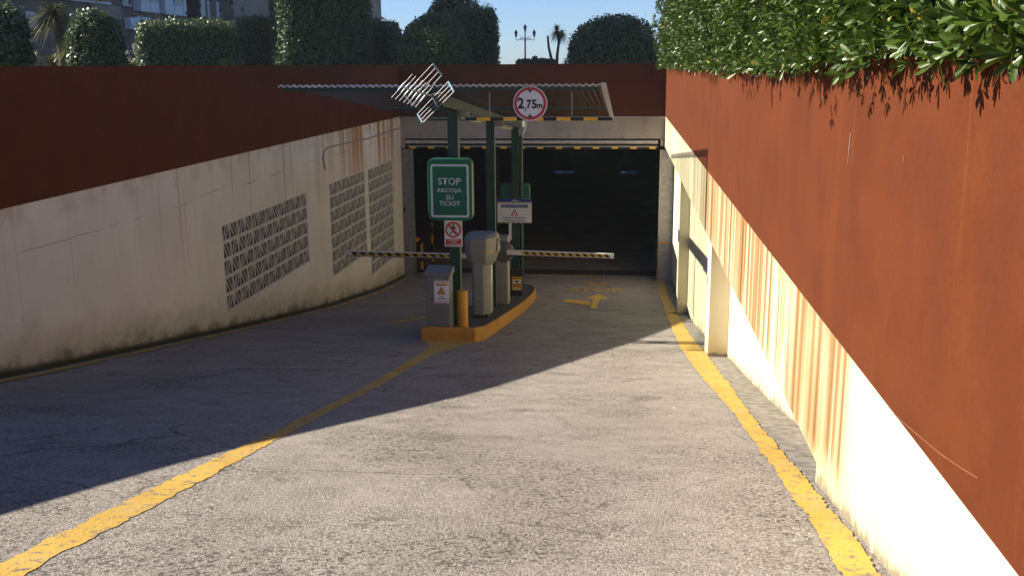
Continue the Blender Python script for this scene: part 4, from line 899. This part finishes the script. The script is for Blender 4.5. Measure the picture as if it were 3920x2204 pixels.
# ------------------------------------------------------------------ apartment building at the left
bd = empty('apartment_building', (-22, 48, GZ), 'shaded apartment building with white window bays behind the left bushes', 'building')
BRICK = simple('brown_render', (.15, .115, .10), .9, .2, 0, .2, 2); TAN = simple('tan_render', (.30, .235, .19), .9, .2, 0, .1, 1); GLASS = simple('window_glass', (.05, .07, .09), .1, .6, 0, .2, 2); WFR = simple('white_window_frame', (.62, .64, .66), .6, .3, 0, .05, 3)
MB().box(-34, -22, 28, 55.2, GZ, 16).build('wall', BRICK, bd); MB().box(-34, -21.6, 55.21, 90, GZ, 16).build('gable_wall', TAN, bd); MB().box(-34.3, -21.3, 27.7, 90.3, 16.01, 16.5).build('roof', BRICK, bd)
MB().box(-21.99, -21.9, 40.6, 43.0, 2.05, 2.6).build('panel', TAN, bd)
MB().box(-21.99, -21.93, 44.2, 50.2, 2.30, 2.44).build('string_course', TAN, bd); MB().box(-21.99, -21.8, 28, 42.0, 2.61, 2.72).build('balcony_slab', WFR, bd)
def win(y0, y1, z0, z1, bay=False):
    dx = .35 if bay else .06
    f = MB().box(-21.99, -22+dx, y0, y1, z0, z1).build('window', WFR, bd); n = max(1, int((y1-y0)/.8))
    for i in range(n):
        a = y0+(y1-y0)*i/n+.07; b = y0+(y1-y0)*(i+1)/n-.07
        MB().box(-22+dx+.002, -22+dx+.02, a, b, z0+(.45 if bay else .1)*(1 if bay else .6), z1-.08).build('pane', GLASS if not bay or i % 3 == 1 else WFR, f)
        if bay: MB().box(-22+dx+.001, -22+dx+.012, a-.055, a-.045, z0+.02, z1-.02).build('mullion', BRICK, f)
    MB().box(-22+dx+.001, -22+dx+.05, y0-.05, y1+.05, z0-.06, z0-.001).build('sill', TAN, f)
win(44.35, 46.2, 2.48, 3.9, True); win(46.8, 49.8, 2.48, 3.9, True); win(43.35, 44.1, 2.68, 3.9); win(51.6, 52.2, 2.62, 3.6); win(52.55, 52.78, 2.45, 3.4); win(53.75, 54.05, 2.44, 3.4); win(35.9, 36.5, 1.5, 2.05); win(39.2, 41.6, 2.80, 3.9, True); win(30, 33, 2.8, 3.9, True)
f = MB().box(-21.99, -21.7, 43.4, 44.25, 1.66, 2.17).build('air_conditioner', WFR, bd); MB().box(-21.7+.002, -21.68, 43.5, 44.15, 1.74, 1.86).build('vent', GLASS, f)
MB().box(-21.99, -21.85, 44.4, 45.7, 2.12, 2.26).build('awning_box', WFR, bd)

# ------------------------------------------------------------------ big hedge over the right wall
LEAFM = m_leaf('glossy_hedge_leaf', (.017, .046, .005), (.074, .122, .014), (.22, .20, .03), .36, .20)
TWIG = simple('hedge_twig', (.10, .075, .045), .9, .1, 0, .3, 12)
he = empty('overhanging_hedge', (1.6, 10, GZ), 'lush glossy green hedge hanging over the sunlit rusty steel wall', 'hedge')
LV = np.array([(0, 0, 0), (.30, .07, .03), (.30, 0, 0), (.30, -.07, .03), (.68, .14, .05), (.68, 0, .012), (.68, -.14, .05), (.90, .10, .03), (.90, -.10, .03), (1.0, 0, -.02)])
LFc = [(0, 2, 1, 1), (0, 3, 2, 2), (1, 2, 5, 4), (2, 3, 6, 5), (4, 5, 9, 7), (5, 6, 8, 9)]
rng = np.random.default_rng(21)
def hface(y, z):                                             # x of the hedge's left face, bulging and lumpy
    b = .10*np.sin(y*1.7+z*2.3)+.06*np.sin(y*4.1-z*3.1+1)+.03*np.sin(y*9.3+z*5)
    return .93-.10*np.clip(1-((z-.55)/.75)**2, -.6, 1)-b*.55
def leaves_for(y0, y1, z0, z1, dens, L, depth=.16):
    n = int((y1-y0)*(z1-z0)*dens); y = rng.uniform(y0, y1, n); z = rng.uniform(z0, z1, n); x = hface(y, z)+np.abs(rng.normal(0, depth, n))*(rng.random(n) < .75)
    dirn = nrm(np.stack([-np.ones(n), rng.normal(0, .55, n), rng.normal(.15, .5, n)], 1))          # sprig axis, towards light
    return np.stack([x, y, z], 1), dirn, L
sprigs = [leaves_for(1.2, 6.0, .03, 1.15, 850, .060), leaves_for(6, 12, -.01, 1.5, 480, .063), leaves_for(12, 23.6, -.02, 1.75, 190, .085)]
# far end face and low fringe that droops over the edge of the steel
n = 900; z = rng.uniform(-.02, 1.7, n); x = rng.uniform(.62, 2.2, n); x = np.maximum(x, .80-.16*np.sin(z*2)); sprigs.append((np.stack([x, 23.5+rng.normal(0, .12, n), z], 1), nrm(np.stack([rng.normal(-.3, .5, n), rng.normal(0, .5, n), rng.normal(.2, .5, n)], 1)), .085))
n = 2300; y = rng.uniform(1.2, 23.4, n); d = np.abs(rng.normal(0, .085, n)); clus = .5+.5*np.sin(y*2.9)*np.sin(y*1.1+2); d = d*(.4+1.0*clus)
sprigs.append((np.stack([.94-d, y, .035+.045*np.clip((6-y)/3, 0, 1)-d*.18+rng.normal(0, .03, n)], 1), nrm(np.stack([-np.ones(n), rng.normal(0, .5, n), rng.normal(-.05, .28, n)], 1)), .066))
n = 2600; y = rng.uniform(6, 23.5, n); sprigs.append((np.stack([rng.uniform(.75, 2.2, n), y, 1.68+.12*np.sin(y*2.1)+rng.normal(0, .05, n)], 1), nrm(np.stack([rng.normal(0, .4, n), rng.normal(0, .4, n), np.ones(n)], 1)), .09))
allP, allA, allS, allL = [], [], [], []
for P, D, L in sprigs:
    n = len(P); k = 8
    ref = nrm(np.cross(D, rng.normal(0, 1, (n, 3)))); ref2 = np.cross(D, ref); ph = rng.uniform(0, 6.28, n)
    for i in range(k):
        a = ph+i*2.399; opn = rng.uniform(.55, 1.35, n)*(.55+.75*(i/k))
        ax_ = nrm(D*np.cos(opn)[:, None]+(ref*np.cos(a)[:, None]+ref2*np.sin(a)[:, None])*np.sin(opn)[:, None])
        nn = D-ax_*np.sum(D*ax_, 1, keepdims=True); nn = nrm(nn+.25*rng.normal(0, 1, (n, 3))); nn = nrm(nn-ax_*np.sum(nn*ax_, 1, keepdims=True))
        allP.append(P+D*(.012*(k-i)/k)); allA.append(ax_); allS.append(nn); allL.append(L*rng.uniform(.6, 1.15, n))
P = np.concatenate(allP); A = np.concatenate(allA); S = np.concatenate(allS); L = np.concatenate(allL); B = np.cross(S, A)
inview = (P[:, 1] > 2.35) & (P[:, 2] > -.15) & (P[:, 2] < .17*P[:, 1]-.15) & (P[:, 0]/P[:, 1] < .385) & (P[:, 0] < .92)
cand = np.where(inview)[0]; cand = cand[np.argsort(P[cand, 1])]; outer = cand[P[cand, 0] < .88][:300]
rest = np.ones(len(P), bool); rest[outer] = False; R_ = np.where(rest)[0]
V = P[R_][:, None, :]+L[R_][:, None, None]*(LV[None, :, 0:1]*A[R_][:, None, :]+LV[None, :, 1:2]*B[R_][:, None, :]+LV[None, :, 2:3]*S[R_][:, None, :])
base = np.arange(len(R_))[:, None]*10
Fq = np.concatenate([base+np.array([f]) for f in ((1, 2, 5, 4), (2, 3, 6, 5), (4, 5, 9, 7), (5, 6, 8, 9))]).astype(np.int32); Ft = np.concatenate([base+np.array([f]) for f in ((0, 2, 1), (0, 3, 2))]).astype(np.int32)
me = bpy.data.meshes.new('foliage'); off = np.array(he.location); Vf = (V.reshape(-1, 3)-off).astype(np.float32)
me.vertices.add(len(Vf)); me.vertices.foreach_set('co', Vf.ravel()); nl = Fq.size+Ft.size; me.loops.add(nl); me.loops.foreach_set('vertex_index', np.concatenate([Fq.ravel(), Ft.ravel()]))
me.polygons.add(len(Fq)+len(Ft)); me.polygons.foreach_set('loop_start', np.concatenate([np.arange(len(Fq))*4, Fq.size+np.arange(len(Ft))*3]).astype(np.int32)); me.polygons.foreach_set('loop_total', np.concatenate([np.full(len(Fq), 4), np.full(len(Ft), 3)]).astype(np.int32))
me.update(); me.validate(); me.polygons.foreach_set('use_smooth', [True]*len(me.polygons)); o = link('foliage', me, LEAFM, he); o['kind'] = 'stuff'
lm_ = bpy.data.meshes.new('leaf'); lm_.from_pydata([tuple(v) for v in LV], [], [tuple(dict.fromkeys(f)) for f in LFc]); lm_.update(); lm_.materials.append(LEAFM); lm_.polygons.foreach_set('use_smooth', [True]*len(lm_.polygons))
YLEAF = simple('yellowed_leaf', (.55, .40, .04), .45, .4); ly_ = lm_.copy(); ly_.materials.clear(); ly_.materials.append(YLEAF)
yellow_i = set(int(v) for v in outer[np.argsort(np.abs(P[outer, 1]-3.6)+np.abs(P[outer, 2]-.10)*3)][:2])
for i in outer:
    o = bpy.data.objects.new('leaf', ly_ if int(i) in yellow_i else lm_); COL.objects.link(o); o.parent = he; s = float(L[i])*(1.25 if int(i) in yellow_i else 1)
    mm = Matrix.Identity(4)
    for r in range(3): mm[r][0], mm[r][1], mm[r][2], mm[r][3] = A[i, r]*s, B[i, r]*s, S[i, r]*s, P[i, r]-off[r]
    o.matrix_basis = mm
    if int(i) in yellow_i: o['label'] = 'yellowed leaf'
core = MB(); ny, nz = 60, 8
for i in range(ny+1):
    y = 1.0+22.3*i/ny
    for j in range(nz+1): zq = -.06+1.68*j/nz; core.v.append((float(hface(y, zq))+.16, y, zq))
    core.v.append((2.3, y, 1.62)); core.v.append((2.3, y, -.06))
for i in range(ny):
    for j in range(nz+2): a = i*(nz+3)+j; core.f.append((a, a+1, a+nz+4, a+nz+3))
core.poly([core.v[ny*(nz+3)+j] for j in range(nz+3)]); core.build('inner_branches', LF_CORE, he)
tw = MB()
for i in range(240):
    y = rng.uniform(5, 14); x0_ = .98; d = rng.uniform(.05, .14)
    tw.tube([(x0_, y, .05), (x0_-d*.6, y+rng.normal(0, .02), .03), (x0_-d, y+rng.normal(0, .03), .0+rng.normal(0, .02))], [.004, .003, .002], 5)
tw.build('twigs', TWIG, he, kind='stuff')

# litter on the ramp
lt = []; F = []
for i in range(16):
    y = rng.uniform(3.3, 14); x = rng.uniform(-5.1, .7); s = rng.uniform(.006, .016); a = rng.uniform(0, 6.28); b = len(lt); c_, s__ = math.cos(a), math.sin(a)
    for u, v, h in ((0, -.3, .01), (1, -.2, .012), (1, .25, .02), (0, .3, .012)): lt.append((x+s*(u*c_-v*s__), y+s*(u*s__+v*c_), fz(y)+h*.6))
    F.append((b, b+1, b+2, b+3))
o = np_mesh('scattered_litter', lt, F, simple('pale_litter', (.62, .58, .48), .7)); tag(o, 'tiny pale leaf scraps scattered on the ramp', 'litter')

# ------------------------------------------------------------------ thin haze volume, added to imitate veiling lens glare
hz = MB(); hz.box(-195, 195, -195, 195, -6.4, 18.0); ho = hz.build('haze', None); tag(ho, 'thin added haze standing in for lens glare', 'haze', kind='stuff')
hm = bpy.data.materials.new('glare_haze'); hm.use_nodes = True; ht_ = hm.node_tree; ht_.nodes.remove(ht_.nodes['Principled BSDF'])
pv = ht_.nodes.new('ShaderNodeVolumePrincipled'); pv.inputs['Color'].default_value = (.86, .93, 1, 1); pv.inputs['Density'].default_value = HAZE; pv.inputs['Anisotropy'].default_value = 0.0
ht_.links.new(pv.outputs[0], ht_.nodes['Material Output'].inputs['Volume']); ho.data.materials.append(hm)
